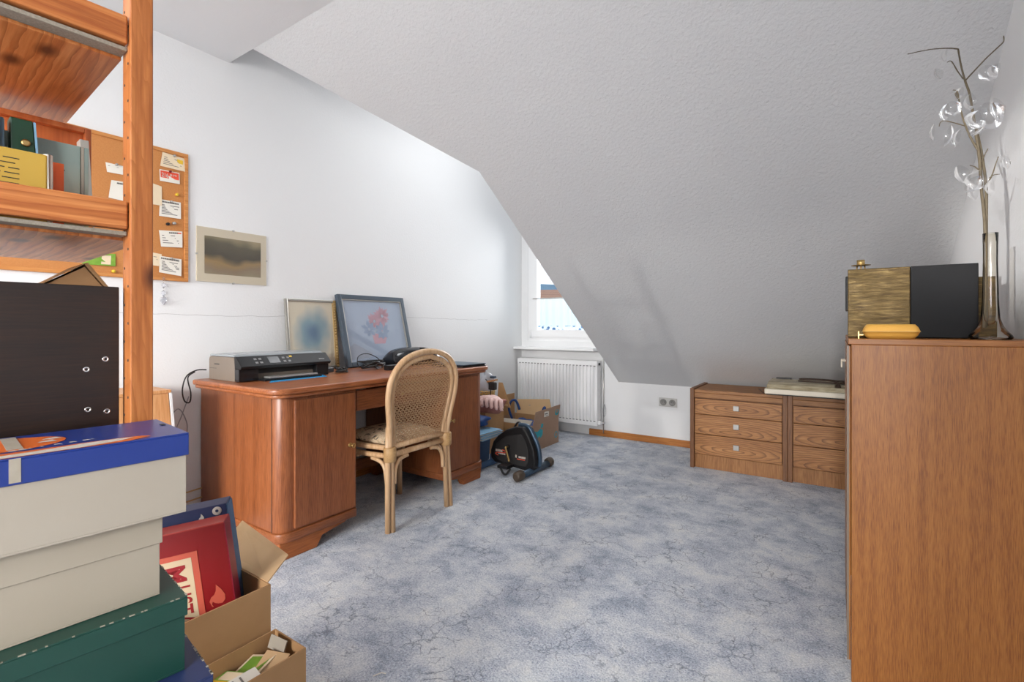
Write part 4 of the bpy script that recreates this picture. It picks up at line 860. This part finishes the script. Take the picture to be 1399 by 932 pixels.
box('cover', (0, -.16, 0), (.035, -.010, .182), 'bookbrown', b, .003); MB().prism(rpoly(0, -.012, .035, .001, (0, .01, .01, 0)), 'Z', 0, .180, True).build('page_edge', 'folder', b)
b = sthing('wooden_tray', 'orange stained wooden panel with a rim behind the books', 'tray', -.44, .018, SZ)
box('panel', (0, -.24, 0), (.01, -.012, .283), 'orangewood', b, .001); box('rim', (0, -.012, 0), (.028, 0, .285), 'orangewood', b, .002); box('rim', (0, -.24, .273), (.028, -.012, .285), 'orangewood', b, .002)
b = sthing('magazine_file', 'slim grey file with a dark slot beside the orange panel', 'file', -.40, .0, SZ)
MB().hexa([(0, -.004, 0), (.03, -.004, 0), (.03, .018, 0), (0, .018, 0)], [(0, -.010, .245), (.03, -.010, .245), (.03, .005, .245), (0, .005, .245)]).build('case', 'greyalu', b, .001)
MB().box((.0298, -.006, .13), (.0306, .0, .18)).build('slot', 'dark', b); MB().box((.0298, -.006, .05), (.0305, .012, .12)).build('label', 'cork', b)
# dark box standing on the lower board, with things on it
db = sthing('dark_wooden_box', 'large dark brown wooden box with metal eyelets in the pine shelf', 'box', -.03, -.02, .745)
box('front_panel', (-.015, -.36, 0), (0, 0, .422), 'darkboard', db, .0015); box('body', (-.40, -.355, .002), (-.0155, -.004, .415), 'darkboard', db, .002)
for y, z in ((-.044, .282), (-.019, .298), (-.042, .215), (-.017, .209)):
    MB().lathe([(.0022, 0), (.0022, .001), (.0042, .0016), (.0046, .001), (.0046, 0)], (0, y, z), 14, 'X', False).build('eyelet', 'chrome', db)
b = sthing('open_book', 'tan open book lying tent-like under the shelf board', 'book', -.33, -.055, .745+.417)
for s, a, e in ((-1, 'inkdark', -.055), (1, 'brownbook', .062)):
    MB().hexa([(0, e, .002), (.13, e, .002), (.13, e+.006*s, .0), (0, e+.006*s, 0)], [(0, .02, .058), (.13, .02, .058), (.13, .026+.0*s, .060), (0, .026, .060)]).build('cover', 'brownbook', b)
MB().prism([(-.05, .003), (.058, .003), (.022, .052)], 'X', .006, .124).build('pages', 'brownbook', b)
b = sthing('letter_stack', 'flat stack of white paper on top of the dark box', 'papers', -.36, -.20, .745+.417)
for i in range(3): box('sheet_bundle', (0, -.1+.004*i, .003*i), (.2, .06-.003*i, .003*i+.0028), 'paper', b, 0)

# ================================================================ STACKED SHOE BOXES (foreground)
BR = rad(-6)
KB = .95; BO = Vector((-.811, .336, 0)); BMx = Matrix.Translation(BO) @ Matrix.Rotation(BR, 4, 'Z')
def shoebox(label, x0, x1, y0, y1, z0, z1, lid, bmat, lmat, rz=0., nm='shoe_box'):
    o = thing(nm, label, 'box', BMx @ Vector((x1*KB, y1*KB, EYE-(EYE-z0)*KB)), BR+rz, 'stacked shoe boxes'); o.scale = (KB,)*3; w, l, h = x1-x0, y1-y0, z1-z0
    t = .003
    MB().box((-w+t, -l+t, 0), (-t, -t, .003)).box((-w+t, -l+t, .003), (-w+2*t, -t, h-.003)).box((-2*t, -l+t, .003), (-t, -t, h-.003)).box((-w+2*t, -l+t, .003), (-2*t, -l+2*t, h-.003)).box((-w+2*t, -2*t, .003), (-2*t, -t, h-.003)).build('box_body', bmat, o, .0006, 1)
    q = h-lid
    L = MB().box((-w, -l, h-.0025), (0, 0, h)).box((-w, -l, q), (-w+.0025, 0, h-.0025)).box((-.0025, -l, q), (0, 0, h-.0025)).box((-w+.0025, -l, q), (-.0025, -l+.0025, h-.0025)).box((-w+.0025, -.0025, q), (-.0025, 0, h-.0025)).build('lid', lmat, o, .0008, 1)
    return o, L, (w, l, h)
o, L, (w, l, h) = shoebox('white shoe box with printed blue lid on top of the stack', -.170, 0, -.33, 0, .806, .931, .035, 'whitebox', 'bluelid')
m = MB(); m.add([(-.098+.052*cos(a), -.205+.073*sin(a), h+.0004) for a in [i*pi/16 for i in range(32)]], [tuple(range(32))]); m.build('orange_oval', 'orangeprint', L)
top_ = [(-.036, -.33), (-.034, -.25), (-.030, -.18), (-.024, -.12), (-.012, -.06), (-.020, -.045)]; bot_ = [(-.001, -.045), (-.0015, -.10), (-.0015, -.18), (-.0015, -.25), (-.0015, -.33)]
MB().add([(x, y, h+.0004) for x, y in [(-.040, -.33), (-.038, -.24), (-.036, -.17), (-.036, -.12), (-.034, -.08), (-.028, -.055), (-.018, -.045), (-.0015, -.075), (-.0015, -.33)]], [tuple(range(9))]).build('orange_swoosh', 'orangeprint', L)
MB().add([(x, y, h+.0007) for x, y in [(-.026, -.33), (-.022, -.24), (-.022, -.18), (-.030, -.12), (-.031, -.085), (-.024, -.065), (-.012, -.085), (-.003, -.13), (-.003, -.33)]], [tuple(range(9))]).build('white_swoosh', 'whiteprint', L)
m = MB()
for i, y in enumerate((-.216, -.196, -.186, -.176, -.164, -.150, -.134, -.119, -.109)):
    x = -.044-.0015*i; m.add([(x, y, h+.0005), (x, y+.009*(1 if i not in (3, 4, 8) else .4), h+.0005), (x-.006, y+.009*(1 if i not in (3, 4, 8) else .4)-.003, h+.0005), (x-.006, y, h+.0005)], [(0, 1, 2, 3)])
for (x, y) in ((-.09, -.225), (-.085, -.165), (-.105, -.158)): m.add([(x, y, h+.0008), (x+.004, y+.022, h+.0008), (x-.012, y+.018, h+.0008), (x-.006, y+.004, h+.0008)], [(0, 1, 2, 3)])
m.build('white_lettering', 'whiteprint', L)
MB().box((-.155, -.197, h+.0008), (-.055, -.181, h+.0014)).build('tape_strip', 'tape', L); MB().box((0, -.199, h-.032), (.0006, -.188, h-.001)).build('tape_strip', 'tape', L)
MB().box((-.11, -.012, h+.0003), (-.094, -.006, h+.0008)).build('torn_notch', 'dark', L)
o, L, s_ = shoebox('plain cream shoe box with its own lid second in the stack', -.186, -.020, -.345, -.030, .681, .8055, .044, 'whitebox2', 'whitebox2', rad(.5))
o, L, (w, l, h) = shoebox('dark green shoe box with scuffed edges third in the stack', -.17, .014, -.345, -.006, .566, .6805, .030, 'green', 'green', rad(-1))
m = MB(); rg = random.Random(4)
for i in range(26): a = -rg.random()*l; m.box((-.0022, a, h-.0006), (.0004, a+rg.uniform(.002, .007), h+.0004))
for i in range(14): a = -rg.random()*w; m.box((a, -.0018, h-.0006), (a+rg.uniform(.002, .006), .0004, h+.0004))
m.build('scuff', 'tape', L)
o, L, (w, l, h) = shoebox('navy blue shoe box at the bottom of the visible stack', -.17, .055, -.345, .016, .456, .5655, .05, 'navy', 'navy', rad(-2))
m = MB()
for i in range(22): a = -rg.random()*w; m.box((a, -.0026, h-.0006), (a+rg.uniform(.002, .007), .0004, h+.0004))
m.build('scuff', 'tape', L)
o, L, s_ = shoebox('large closed brown carton carrying the stacked shoe boxes', -.17, .03, -.36, -.01, -.0578, .4555, .04, 'card', 'card', 0, 'cardboard_carton')

# ================================================================ OPEN CARTONS
def open_box(name, label, x0, x1, y0, y1, h, mat, rz=0., group=None):
    o = thing(name, label, 'box', ((x0+x1)/2, (y0+y1)/2, 0), rz); a, b_ = (x1-x0)/2, (y1-y0)/2; t = .004
    box('bottom', (-a, -b_, 0), (a, b_, .004), mat, o, 0)
    for p, q in (((-a, -b_, .004), (-a+t, b_, h)), ((a-t, -b_, .004), (a, b_, h)), ((-a+t, -b_, .004), (a-t, -b_+t, h)), ((-a+t, b_-t, .004), (a-t, b_, h))): box('wall', p, q, mat, o, .0006)
    return o, a, b_
c1, a, b_ = open_box('open_carton', 'narrow open brown carton with papers in the left foreground', -1.236, -1.10, .42, .718, .30, 'card')
c2, a2, b2 = open_box('open_carton', 'taller open brown carton holding the red shoe box', -1.60, -1.241, .42, .708, .42, 'card')
slab([(-.12, b2, .418), (.165, b2, .418), (.12, b2+.085, .445), (-.16, b2+.10, .475)], .004, (0, 0, 1)).build('flap', 'cardin', c2)
slab([(-a2, -.12, .418), (-a2, .12, .418), (-a2-.08, .11, .46), (-a2-.08, -.11, .46)], .004, (0, 0, 1)).build('flap', 'cardin', c2)
# contents of the narrow carton
fl = thing('filler_paper', 'crumpled packing paper filling the narrow carton', 'paper', (-1.168, .57, .005))
m = MB(); N = 16
for i in range(N+1):
    for j in range(N+1): m.v.append((-.06+.12*i/N, -.14+.28*j/N, .205+.02*random.random()))
for i in range(N):
    for j in range(N): q = i*(N+1)+j; m.f.append((q, q+1, q+N+2, q+N+1)); m.sm.append(False)
k0 = len(m.v); m.box((-.06, -.14, 0), (.06, .14, .2)); m.build('paper_wad', 'paper2', fl)
def flat(name, label, cat, c, sx, sy, rz, tilt, mat, extra=None):
    o = thing(name, label, cat, c, rz); o.rotation_euler = (tilt[0], tilt[1], rz)
    box('sheet', (-sx/2, -sy/2, 0), (sx/2, sy/2, .003), mat, o, 0)
    if extra: extra(o)
    return o
flat('leaflet', 'green and yellow leaflet sticking out of the narrow carton', 'leaflet', (-1.185, .535, .262), .085, .13, .15, (.12, -.25), 'greenprint', lambda o: (box('yellow_band', (-.0425, .02, .003), (.0425, .035, .0034), 'yellowprint', o, 0), box('photo_panel', (-.03, .038, .003), (.03, .062, .0036), 'paper2', o, 0)))
flat('leaflet', 'pale leaflet with a green garden photo in the narrow carton', 'leaflet', (-1.185, .632, .268), .075, .075, .3, (.1, -.2), 'paper2', lambda o: box('photo_panel', (-.03, -.03, .003), (.03, .03, .0036), 'greenprint', o, 0))
flat('envelope', 'white printed letter lying on top in the narrow carton', 'letter', (-1.142, .545, .276), .05, .15, -.1, (.05, .1), 'paper', lambda o: [box('print_line', (-.018, -.06, .003+.0001*i), (.018, -.06+.004, .0033), 'ink', o, 0).__setattr__('location', (0, .016*i, 0)) for i in range(7)])
flat('envelope', 'crumpled tan envelope at the far end of the narrow carton', 'envelope', (-1.15, .655, .272), .06, .07, .5, (.25, .1), 'cardin')
flat('envelope', 'upright grey card tucked at the far corner of the carton', 'card', (-1.185, .695, .29), .06, .03, .1, (1.2, 0), 'whitebox')
flat('envelope', 'cream tag card standing against the red box carton', 'card', (-1.215, .46, .27), .03, .08, 0, (.0, -.6), 'paper2')
# red and navy shoe boxes in the taller carton
nrm = Vector((.8, -.6, 0)); ex = Vector((.6, .8, 0))
def standing(name, label, off_in, right_y, w, t, h, tilt, cat='box'):
    base = Vector((-1.248, .678, .006)) - nrm*off_in + ex*right_y
    o = thing(name, label, cat, base)
    R3 = Matrix((ex, -nrm, Vector((0, 0, 1)))).transposed()
    o.matrix_basis = Matrix.Translation(base) @ R3.to_4x4() @ Matrix.Rotation(tilt, 4, 'Y')
    return o
rb = standing('shoe_box', 'red shoe box with lettering standing in the open carton', .0, -.005, .2, .06, .60, rad(-7))
RW_, RT, RH = .215, .055, .60
MB().box((-RW_, 0, 0), (0, RT, RH)).build('box_body', 'red', rb, .0015)
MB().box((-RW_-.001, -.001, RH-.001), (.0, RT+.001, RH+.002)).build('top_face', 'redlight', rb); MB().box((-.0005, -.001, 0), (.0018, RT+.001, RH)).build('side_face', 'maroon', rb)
MB().box((-.205, -.0012, .20), (-.066, -.0002, RH-.055)).build('label_border', 'salmon', rb); MB().box((-.200, -.0018, .205), (-.080, -.0010, RH-.068)).build('label_panel', 'creamprint', rb)
mt = Matrix.Translation(Vector((-.136, -.0022, RH-.080))) @ Matrix(((0, 1, 0, 0), (0, 0, -1, 0), (-1, 0, 0, 0), (0, 0, 0, 1)))
text_mesh('lettering', 'M', .058, 'redprint', rb, mt, .0003, 1.0, .0016)
mt = Matrix.Translation(Vector((-.130, -.0022, RH-.132))) @ Matrix(((0, 1, 0, 0), (0, 0, -1, 0), (-1, 0, 0, 0), (0, 0, 0, 1)))
text_mesh('lettering', 'USTANG', .058, 'redprint', rb, mt, .0003, .72, .0004)
def flame(cx_, cz, s, par, mat, y):
    P = [(-.30, 0), (-.42, .35), (-.30, .6), (-.12, .72), (.0, .95), (.05, 1.35), (.30, 1.0), (.48, .6), (.46, .3), (.28, .1), (.05, .12), (-.12, .2), (-.24, .32), (-.30, .15), (-.22, 0)]
    MB().prism([(cx_+a*s, cz+b*s) for a, b in P], 'Y', y-.0005, y).build('flame_mark', mat, par)
flame(-.038, RH-.205, .040, rb, 'salmon', -.0006)
nb = standing('shoe_box', 'navy shoe box with a white flame mark behind the red box', .072, -.012, .2, .06, .62, rad(-7))
MB().box((-.22, 0, 0), (0, .06, .625)).build('box_body', 'navy', nb, .0015); flame(-.06, .592, .014, nb, 'whiteprint', -.0006)
MB().lathe([(.004, -.002), (.011, -.002), (.011, .0), (.004, 0)], (-.022, 0, .61), 18, 'Y', False).build('finger_hole_ring', 'whiteprint', nb)
MB().box((-.001, .002, 0), (.003, .058, .62)).build('side_face', 'denim', nb)
fl = thing('packing_paper', 'torn white paper sticking up behind the navy shoe box', 'paper', (-1.54, .50, .30))
m = MB()
for i in range(4):
    x = -.03+.02*i; m.hexa([(x, -.09, -.28), (x+.002, -.09, -.28), (x+.002, .03, -.28), (x, .03, -.28)], [(x-.02+.02*i, -.10+.03*i, .25+.03*i), (x-.018+.02*i, -.10+.03*i, .25+.03*i), (x-.018, .02+.02*i, .29-.02*i), (x-.02, .02+.02*i, .29-.02*i)])
m.build('sheet', 'paper', fl)
tag(MB().tube([(-1.21, 1.02, .004), (-1.20, 1.045, .004), (-1.185, 1.05, .004)], .0018, 5).build('thread', 'paper'), 'short white thread lying on the carpet', 'thread')
for o in (bpy.data.objects['thread'],): 
    p = onZ(427, 827, .004); o.location = p-Vector((-1.20, 1.045, .004))

# ================================================================ CORNER BEHIND THE DESK
bk = thing('mini_exercise_bike', 'black mini exercise bike on the carpet beyond the desk', 'exercise bike', (-1.87, 3.04, 0))
shell = [(.0, .03), (.03, .06), (.035, .12), (.02, .20), (-.01, .265), (-.045, .325), (-.075, .347), (-.13, .345), (-.22, .315), (-.30, .26), (-.345, .21), (-.37, .14), (-.37, .08), (-.33, .05), (-.26, .045), (-.18, .04), (-.08, .03)]
MB().prism(shell, 'Y', -.01, .10, True).build('casing', 'blackpl', bk, .012, 3)
ins = [(-.045, .06), (-.02, .10), (-.025, .19), (-.055, .26), (-.085, .295), (-.22, .265), (-.31, .20), (-.335, .12), (-.30, .075), (-.2, .06)]
MB().prism(ins, 'Y', -.0165, -.004, True).build('side_plate', 'blackmatt', bk, .003)
MB().tube(smooth([(.036, .045, .06), (.043, .045, .13), (.026, .045, .21), (-.008, .045, .275), (-.045, .045, .334), (-.08, .045, .352), (-.14, .045, .350)], 5), [.016]*31, 10).build('spine_trim', 'bluegrey', bk)
for x, nm in ((-.01, 'front_foot'), (-.40, 'rear_foot')):
    f = MB().tube([(x, -.15, .03), (x, .27, .03)], .025, 12).build('foot_bar', 'bluegrey' if x > -.1 else 'denim', bk)
    for y0, y1 in ((-.20, -.12), (.24, .30)): MB().lathe([(.02, y0), (.034, y0+.012), (.036, y1-.01), (.03, y1)], (x, 0, .0365), 14, 'Y').build('end_cap', 'cap', f)
MB().box((-.40, .02, .045), (-.30, .07, .10)).build('rear_arm', 'denim', bk, .005)
cr = MB().tube([(-.20, -.018, .19), (-.20, -.05, .19), (-.195, -.055, .182), (-.165, -.058, .10), (-.16, -.062, .094)], .008, 8).build('crank_arm', 'brass', bk)
pd = MB().box((-.215, -.14, .055), (-.125, -.06, .08)).build('pedal', 'blackpl', bk, .006)
MB().tube([(-.215+.09*t/8, -.10, .055-.05*sin(pi*t/8)) for t in range(9)], .008, 7).build('pedal_strap', 'blackmatt', pd)
MB().tube([(-.20, .10, .19), (-.20, .14, .19), (-.235, .145, .27)], .008, 8).build('crank_arm', 'brass', bk)
pd = MB().box((-.28, .15, .262), (-.19, .22, .285)).build('pedal', 'blackpl', bk, .006)
MB().tube([(-.28+.09*t/8, .185, .285+.05*sin(pi*t/8)) for t in range(9)], .008, 7).build('pedal_strap', 'blackmatt', pd)
MB().lathe([(.018, -.022), (.02, -.012)], (-.20, 0, .19), 14, 'Y').build('crank_hub', 'blackpl', bk)
m = MB()
for x0, x1, z0, z1 in ((-.315, -.30, .14, .158), (-.298, -.284, .14, .158), (-.282, -.268, .14, .158), (-.266, -.252, .14, .156), (-.29, -.278, .122, .132), (-.275, -.262, .122, .132), (-.26, -.245, .122, .132), (-.243, -.225, .122, .132), (-.135, -.122, .118, .138), (-.105, -.095, .118, .132), (-.092, -.082, .118, .132), (-.08, -.07, .118, .132), (-.068, -.058, .118, .132), (-.056, -.045, .118, .132)): m.box((x0, -.0175, z0), (x1, -.0160, z1))
m.build('white_lettering', 'whiteprint', bk)
MB().tube(smooth([(-.255, -.0165, .158), (-.225, -.0165, .15), (-.23, -.0165, .138), (-.30, -.0165, .132), (-.315, -.0165, .122), (-.29, -.0165, .112)], 5), .0035, 5).build('red_swoosh', 'redcard', bk)
MB().box((-.12, -.0175, .106), (-.05, -.016, .112)).build('red_underline', 'redcard', bk)

# printed cardboard box with open flaps
gb = thing('cardboard_box', 'open cardboard box with turquoise print by the radiator', 'box', (-2.45, 3.83, 0))
hx, hy, hz, t = .245, .235, .23, .005
box('bottom', (-hx, -hy, 0), (hx, hy, .005), 'cardgrey', gb, 0)
fw = box('wall', (hx-t, -hy, .005), (hx, hy, hz), 'cardgrey', gb, 0)
box('wall', (-hx, -hy, .005), (-hx+t, hy, hz), 'cardgrey', gb, 0); box('wall', (-hx+t, -hy, .005), (hx-t, -hy+t, hz), 'card', gb, 0); box('wall', (-hx+t, hy-t, .005), (hx-t, hy, hz), 'card', gb, 0)
fa = slab([(hx-t, -hy+.01, hz), (hx-t, hy, hz), (hx+.012, hy+.005, hz+.125), (hx+.008, -hy+.035, hz+.115)], .005, (1, 0, -.1)).build('flap', 'cardgrey', gb)
slab([(hx-.03, -hy+t, hz), (-hx+.06, -hy+t, hz), (-hx+.10, -hy+.10, hz+.012), (hx-.06, -hy+.10, hz+.02)], .004, (0, 0, 1)).build('flap', 'whitebox', gb)
fb = slab([(-hx+t, -hy+.02, hz), (-hx+t, hy-.02, hz), (-hx+.01, hy-.03, hz+.2), (-hx+.01, -hy+.03, hz+.2)], .005, (-1, 0, 0)).build('flap', 'card', gb)
fc = slab([(-hx+.02, hy-t, hz), (hx-.06, hy-t, hz), (hx-.12, hy+.035, hz+.16), (-hx-.0, hy+.035, hz+.13)], .005, (0, 1, 0)).build('flap', 'cardin', gb)
m = MB().add([(-.075+.035*cos(a), hy+.0, 0) for a in (0,)], []) ; m = MB()
P = [(-.06+.05*cos(i*pi/10), hy+.0185+.003*sin(i*pi/10), hz+.075+.013*sin(i*pi/10)) for i in range(20)]; m.add(P, [tuple(range(20))]); m.build('handle_hole', 'greyslot', fc)
def pface(pts, par, nm, mat): MB().prism(pts, 'X', hx+.0002, hx+.0009).build(nm, mat, par)
pface([(-.225, .125), (-.225, .185), (-.16, .165), (-.135, .17), (-.10, .185), (-.06, .165), (-.065, .125), (-.10, .10), (-.12, .125), (-.15, .105), (-.20, .105)], fw, 'turquoise_print', 'turq')
pface([(-.10, .185), (-.06, .19), (-.05, .222), (-.085, .225)], fw, 'turquoise_print', 'turq')
def ring(cy_, cz, r, par, off): MB().tube([(hx+off, cy_+r*cos(i*pi/8), cz+r*1.0*sin(i*pi/8)) for i in range(16)], .008, 6, closed=True).build('turquoise_ring', 'turq', par)
ring(.185, .08, .026, fw, -.006); ring(.185, hz+.065, .026, fa, .005)
box('shipping_label', (hx+.0085, -.05, hz+.05), (hx+.012, .03, hz+.11), 'paper', fa, 0)
MB().box((hx+.0118, -.042, hz+.058), (hx+.0124, .02, hz+.062)).box((hx+.0118, -.042, hz+.07), (hx+.0124, .01, hz+.082)).build('label_print', 'ink', fa)
def blob(name, label, cat, c, r, mat, seed, amp=.25, n=14, part='crumpled_body', parent=None):
    rg = random.Random(seed); o = thing(name, label, cat, c) if parent is None else parent; m = MB(); s2 = 2*n
    ph = [(rg.uniform(1, 4), rg.uniform(0, 6), rg.uniform(1, 4), rg.uniform(0, 6)) for _ in range(5)]
    for i in range(n+1):
        for j in range(s2):
            th, f = pi*i/n, 2*pi*j/s2; k = 1+amp*sum(sin(a*th*1.5+b)*cos(round(c_)*f+d) for a, b, c_, d in ph)/2.2
            m.v.append((r[0]*k*sin(th)*cos(f)+(c[0]-o.location.x if parent else 0), r[1]*k*sin(th)*sin(f)+(c[1]-o.location.y if parent else 0), r[2]*(1+k*cos(th))+(c[2]-o.location.z if parent else 0)))
    for i in range(n):
        for j in range(s2): a, b = i*s2+j, i*s2+(j+1) % s2; m.f.append((a, b, b+s2, a+s2)); m.sm.append(True)
    return o, m.build(part, mat, o)
o, q = blob('plastic_bag', 'blue plastic bag sticking out of the printed cardboard box', 'bag', (-2.45, 3.90, .006), (.17, .15, .10), 'bluebag', 11, .18)
MB().tube(smooth([(-.16, -.02, .20), (-.19, -.03, .30), (-.175, -.0, .37), (-.15, .04, .36), (-.12, .05, .28)], 5), .012, 7).build('bag_handle', 'bluebag', o)
MB().tube(smooth([(.10, .06, .2), (.14, .08, .28), (.13, .10, .32), (.10, .10, .27)], 5), .012, 7).build('bag_handle', 'bluebag', o)
# box under folders, folders, basket with things
sb = thing('storage_box', 'denim blue storage box beneath the light blue folders', 'box', (-2.56, 3.07, 0))
MB().hexa([(-.18, -.17, 0), (.17, -.17, 0), (.17, .15, 0), (-.18, .15, 0)], [(-.19, -.18, .22), (.18, -.18, .22), (.18, .16, .22), (-.19, .16, .22)]).build('body', 'denim', sb, .01); box('rim', (-.196, -.186, .205), (.186, .166, .222), 'bluegrey', sb, .004)
for i, (dy, lb) in enumerate(((0, 'lowest light blue folder of the pile beyond the desk'), (.012, 'middle light blue folder of the pile beyond the desk'), (-.006, 'topmost light blue folder of the pile beyond the desk'))):
    o = thing('flat_folder', lb, 'folder', (-2.50, 3.05+dy, .224+.018*i), rad(4-3*i), 'light blue folders'); box('cover', (-.24, -.15, 0), (.26, .14, .003), 'folder', o, .001); box('sheets', (-.235, -.145, .003), (.25, .135, .013), 'paper', o, 0); box('top_cover', (-.24, -.15, .013), (.26, .14, .016), 'folder', o, .001)
o, q = blob('shopping_bag', 'dark blue shopping bag slumped on the folders', 'bag', (-2.48, 3.12, .284), (.16, .11, .048), 'bluebag', 5, .16)
MB().tube(smooth([(-.05, -.06, .07), (0, -.08, .10), (.06, -.06, .07)], 5), .006, 6).build('bag_handle', 'bluebag', o)
sd = thing('moving_carton', 'closed brown carton under the wicker basket in the corner', 'box', (-2.66, 3.43, 0))
box('body', (-.19, -.14, 0), (.17, .14, .372), 'card', sd, .002); box('top_flap', (-.19, -.14, .373), (.17, -.002, .38), 'cardin', sd, .001); box('top_flap', (-.19, .002, .373), (.17, .14, .38), 'cardin', sd, .001)
ks = thing('wicker_basket', 'yellow wicker basket standing in the corner beyond the desk', 'basket', (-2.60, 3.43, .38))
m = MB()
for i in range(11): z = .006+.014*i; r = .075+.018*i/10; m.tube([(r*cos(a*pi/12), r*.9*sin(a*pi/12), z+.003*(1 if (a+i) % 2 else -1)) for a in range(24)], .006, 6, closed=True)
m.build('woven_wall', 'wicker', ks); MB().lathe([(.001, 0), (.075, 0), (.075, .006), (.001, .006)], (0, 0, 0), 20).build('base', 'wicker', ks)
m = MB()
for a in range(16): t_ = a*pi/8; m.tube([(.074*cos(t_), .067*sin(t_), .004), (.094*cos(t_), .085*sin(t_), .155)], .004, 5)
m.build('stake', 'wicker', ks)
blob('plastic_bag', 'crumpled clear plastic bag stuffed in the wicker basket', 'bag', (-2.60, 3.43, .45), (.075, .07, .115), 'plastic_bag', 21, .3)
hd = thing('headset', 'black headset hanging over the side of the wicker basket', 'headset', (-2.51, 3.40, .46))
MB().tube(smooth([(-.10, .0, .16), (-.06, -.01, .175), (-.02, -.01, .15), (.0, -.005, .09), (-.005, 0, .03), (-.03, 0, -.02)], 6), .0045, 7).build('headband', 'cable', hd)
MB().box((-.01, -.025, .085), (.055, .02, .15)).build('ear_pad', 'blackmatt', hd, .008); MB().hexa([(-.03, -.02, .145), (.06, -.02, .165), (.06, .02, .165), (-.03, .02, .145)], [(-.03, -.02, .16), (.06, -.02, .18), (.06, .02, .18), (-.03, .02, .16)]).build('clamp', 'lightwood', hd, .002)
MB().box((.0, -.02, .185), (.05, .02, .205)).build('ear_cap', 'bluegrey', hd, .008)
ph = thing('plush_toy', 'pale pink plush paw with pink fingers resting on a knit pouch', 'toy', (-2.42, 3.30, .365))
pts = [(-.16, -.06), (.10, -.06), (.16, .0), (.10, .06), (-.16, .06)]
MB().hexa([(x*.65-.02, y*.7, -.0) for x, y in pts], [(x, y, .095+.03*(x > .05)) for x, y in pts]).build('knit_pouch', 'pinkdark', ph, .02, 3)
blob('', '', '', (-2.44, 3.28, .455), (.12, .06, .03), 'pink', 31, .14, 12, 'paw', ph)
for i in range(5): MB().tube(smooth([(-.06+.045*i, -.045, .12), (-.05+.048*i, -.075, .115), (-.045+.05*i, -.085, .085-.006*i), (-.04+.05*i, -.08, .06)], 4), [.017]*9+[.017, .016, .014, .008], 10).build('finger', 'pink', ph)
lc = thing('leaning_board', 'small tan board leaning behind the wicker basket', 'board', (-2.52, 3.53, .38)); slab([(-.02, 0, 0), (.13, 0, 0), (.02, .03, .21), (-.02, .03, .21)], .006, (0, 1, 0)).build('panel', 'card', lc); box('batten', (0, -.002, .01), (.10, .0, .03), 'cardin', lc, 0)
fl_ = thing('added_floor_lamp', 'added slim floor lamp standing unseen behind the camera', 'lamp', (-1.7, -1.9, 0))  # lamp added out of view to carry some of the room light
MB().lathe([(.13, 0), (.13, .015), (.02, .03), (.012, .04)], (0, 0, 0), 24).build('base', 'silver', fl_); MB().tube([(0, 0, .03), (0, 0, 1.44)], .01, 10).build('pole', 'silver', fl_); MB().lathe([(.03, 1.43), (.03, 1.47)], (0, 0, 0), 16).build('bulb_socket', 'white', fl_)
lp = bpy.data.lights.new('added_lamp_bulb', 'POINT'); lp.energy = 20; lp.color = (1, .96, .9); lp.shadow_soft_size = .07  # bulb of the added lamp, extra fill for the room
lo = bpy.data.objects.new('added_lamp_bulb', lp); COL.objects.link(lo); lo.location = (-1.7, -1.9, 1.55)
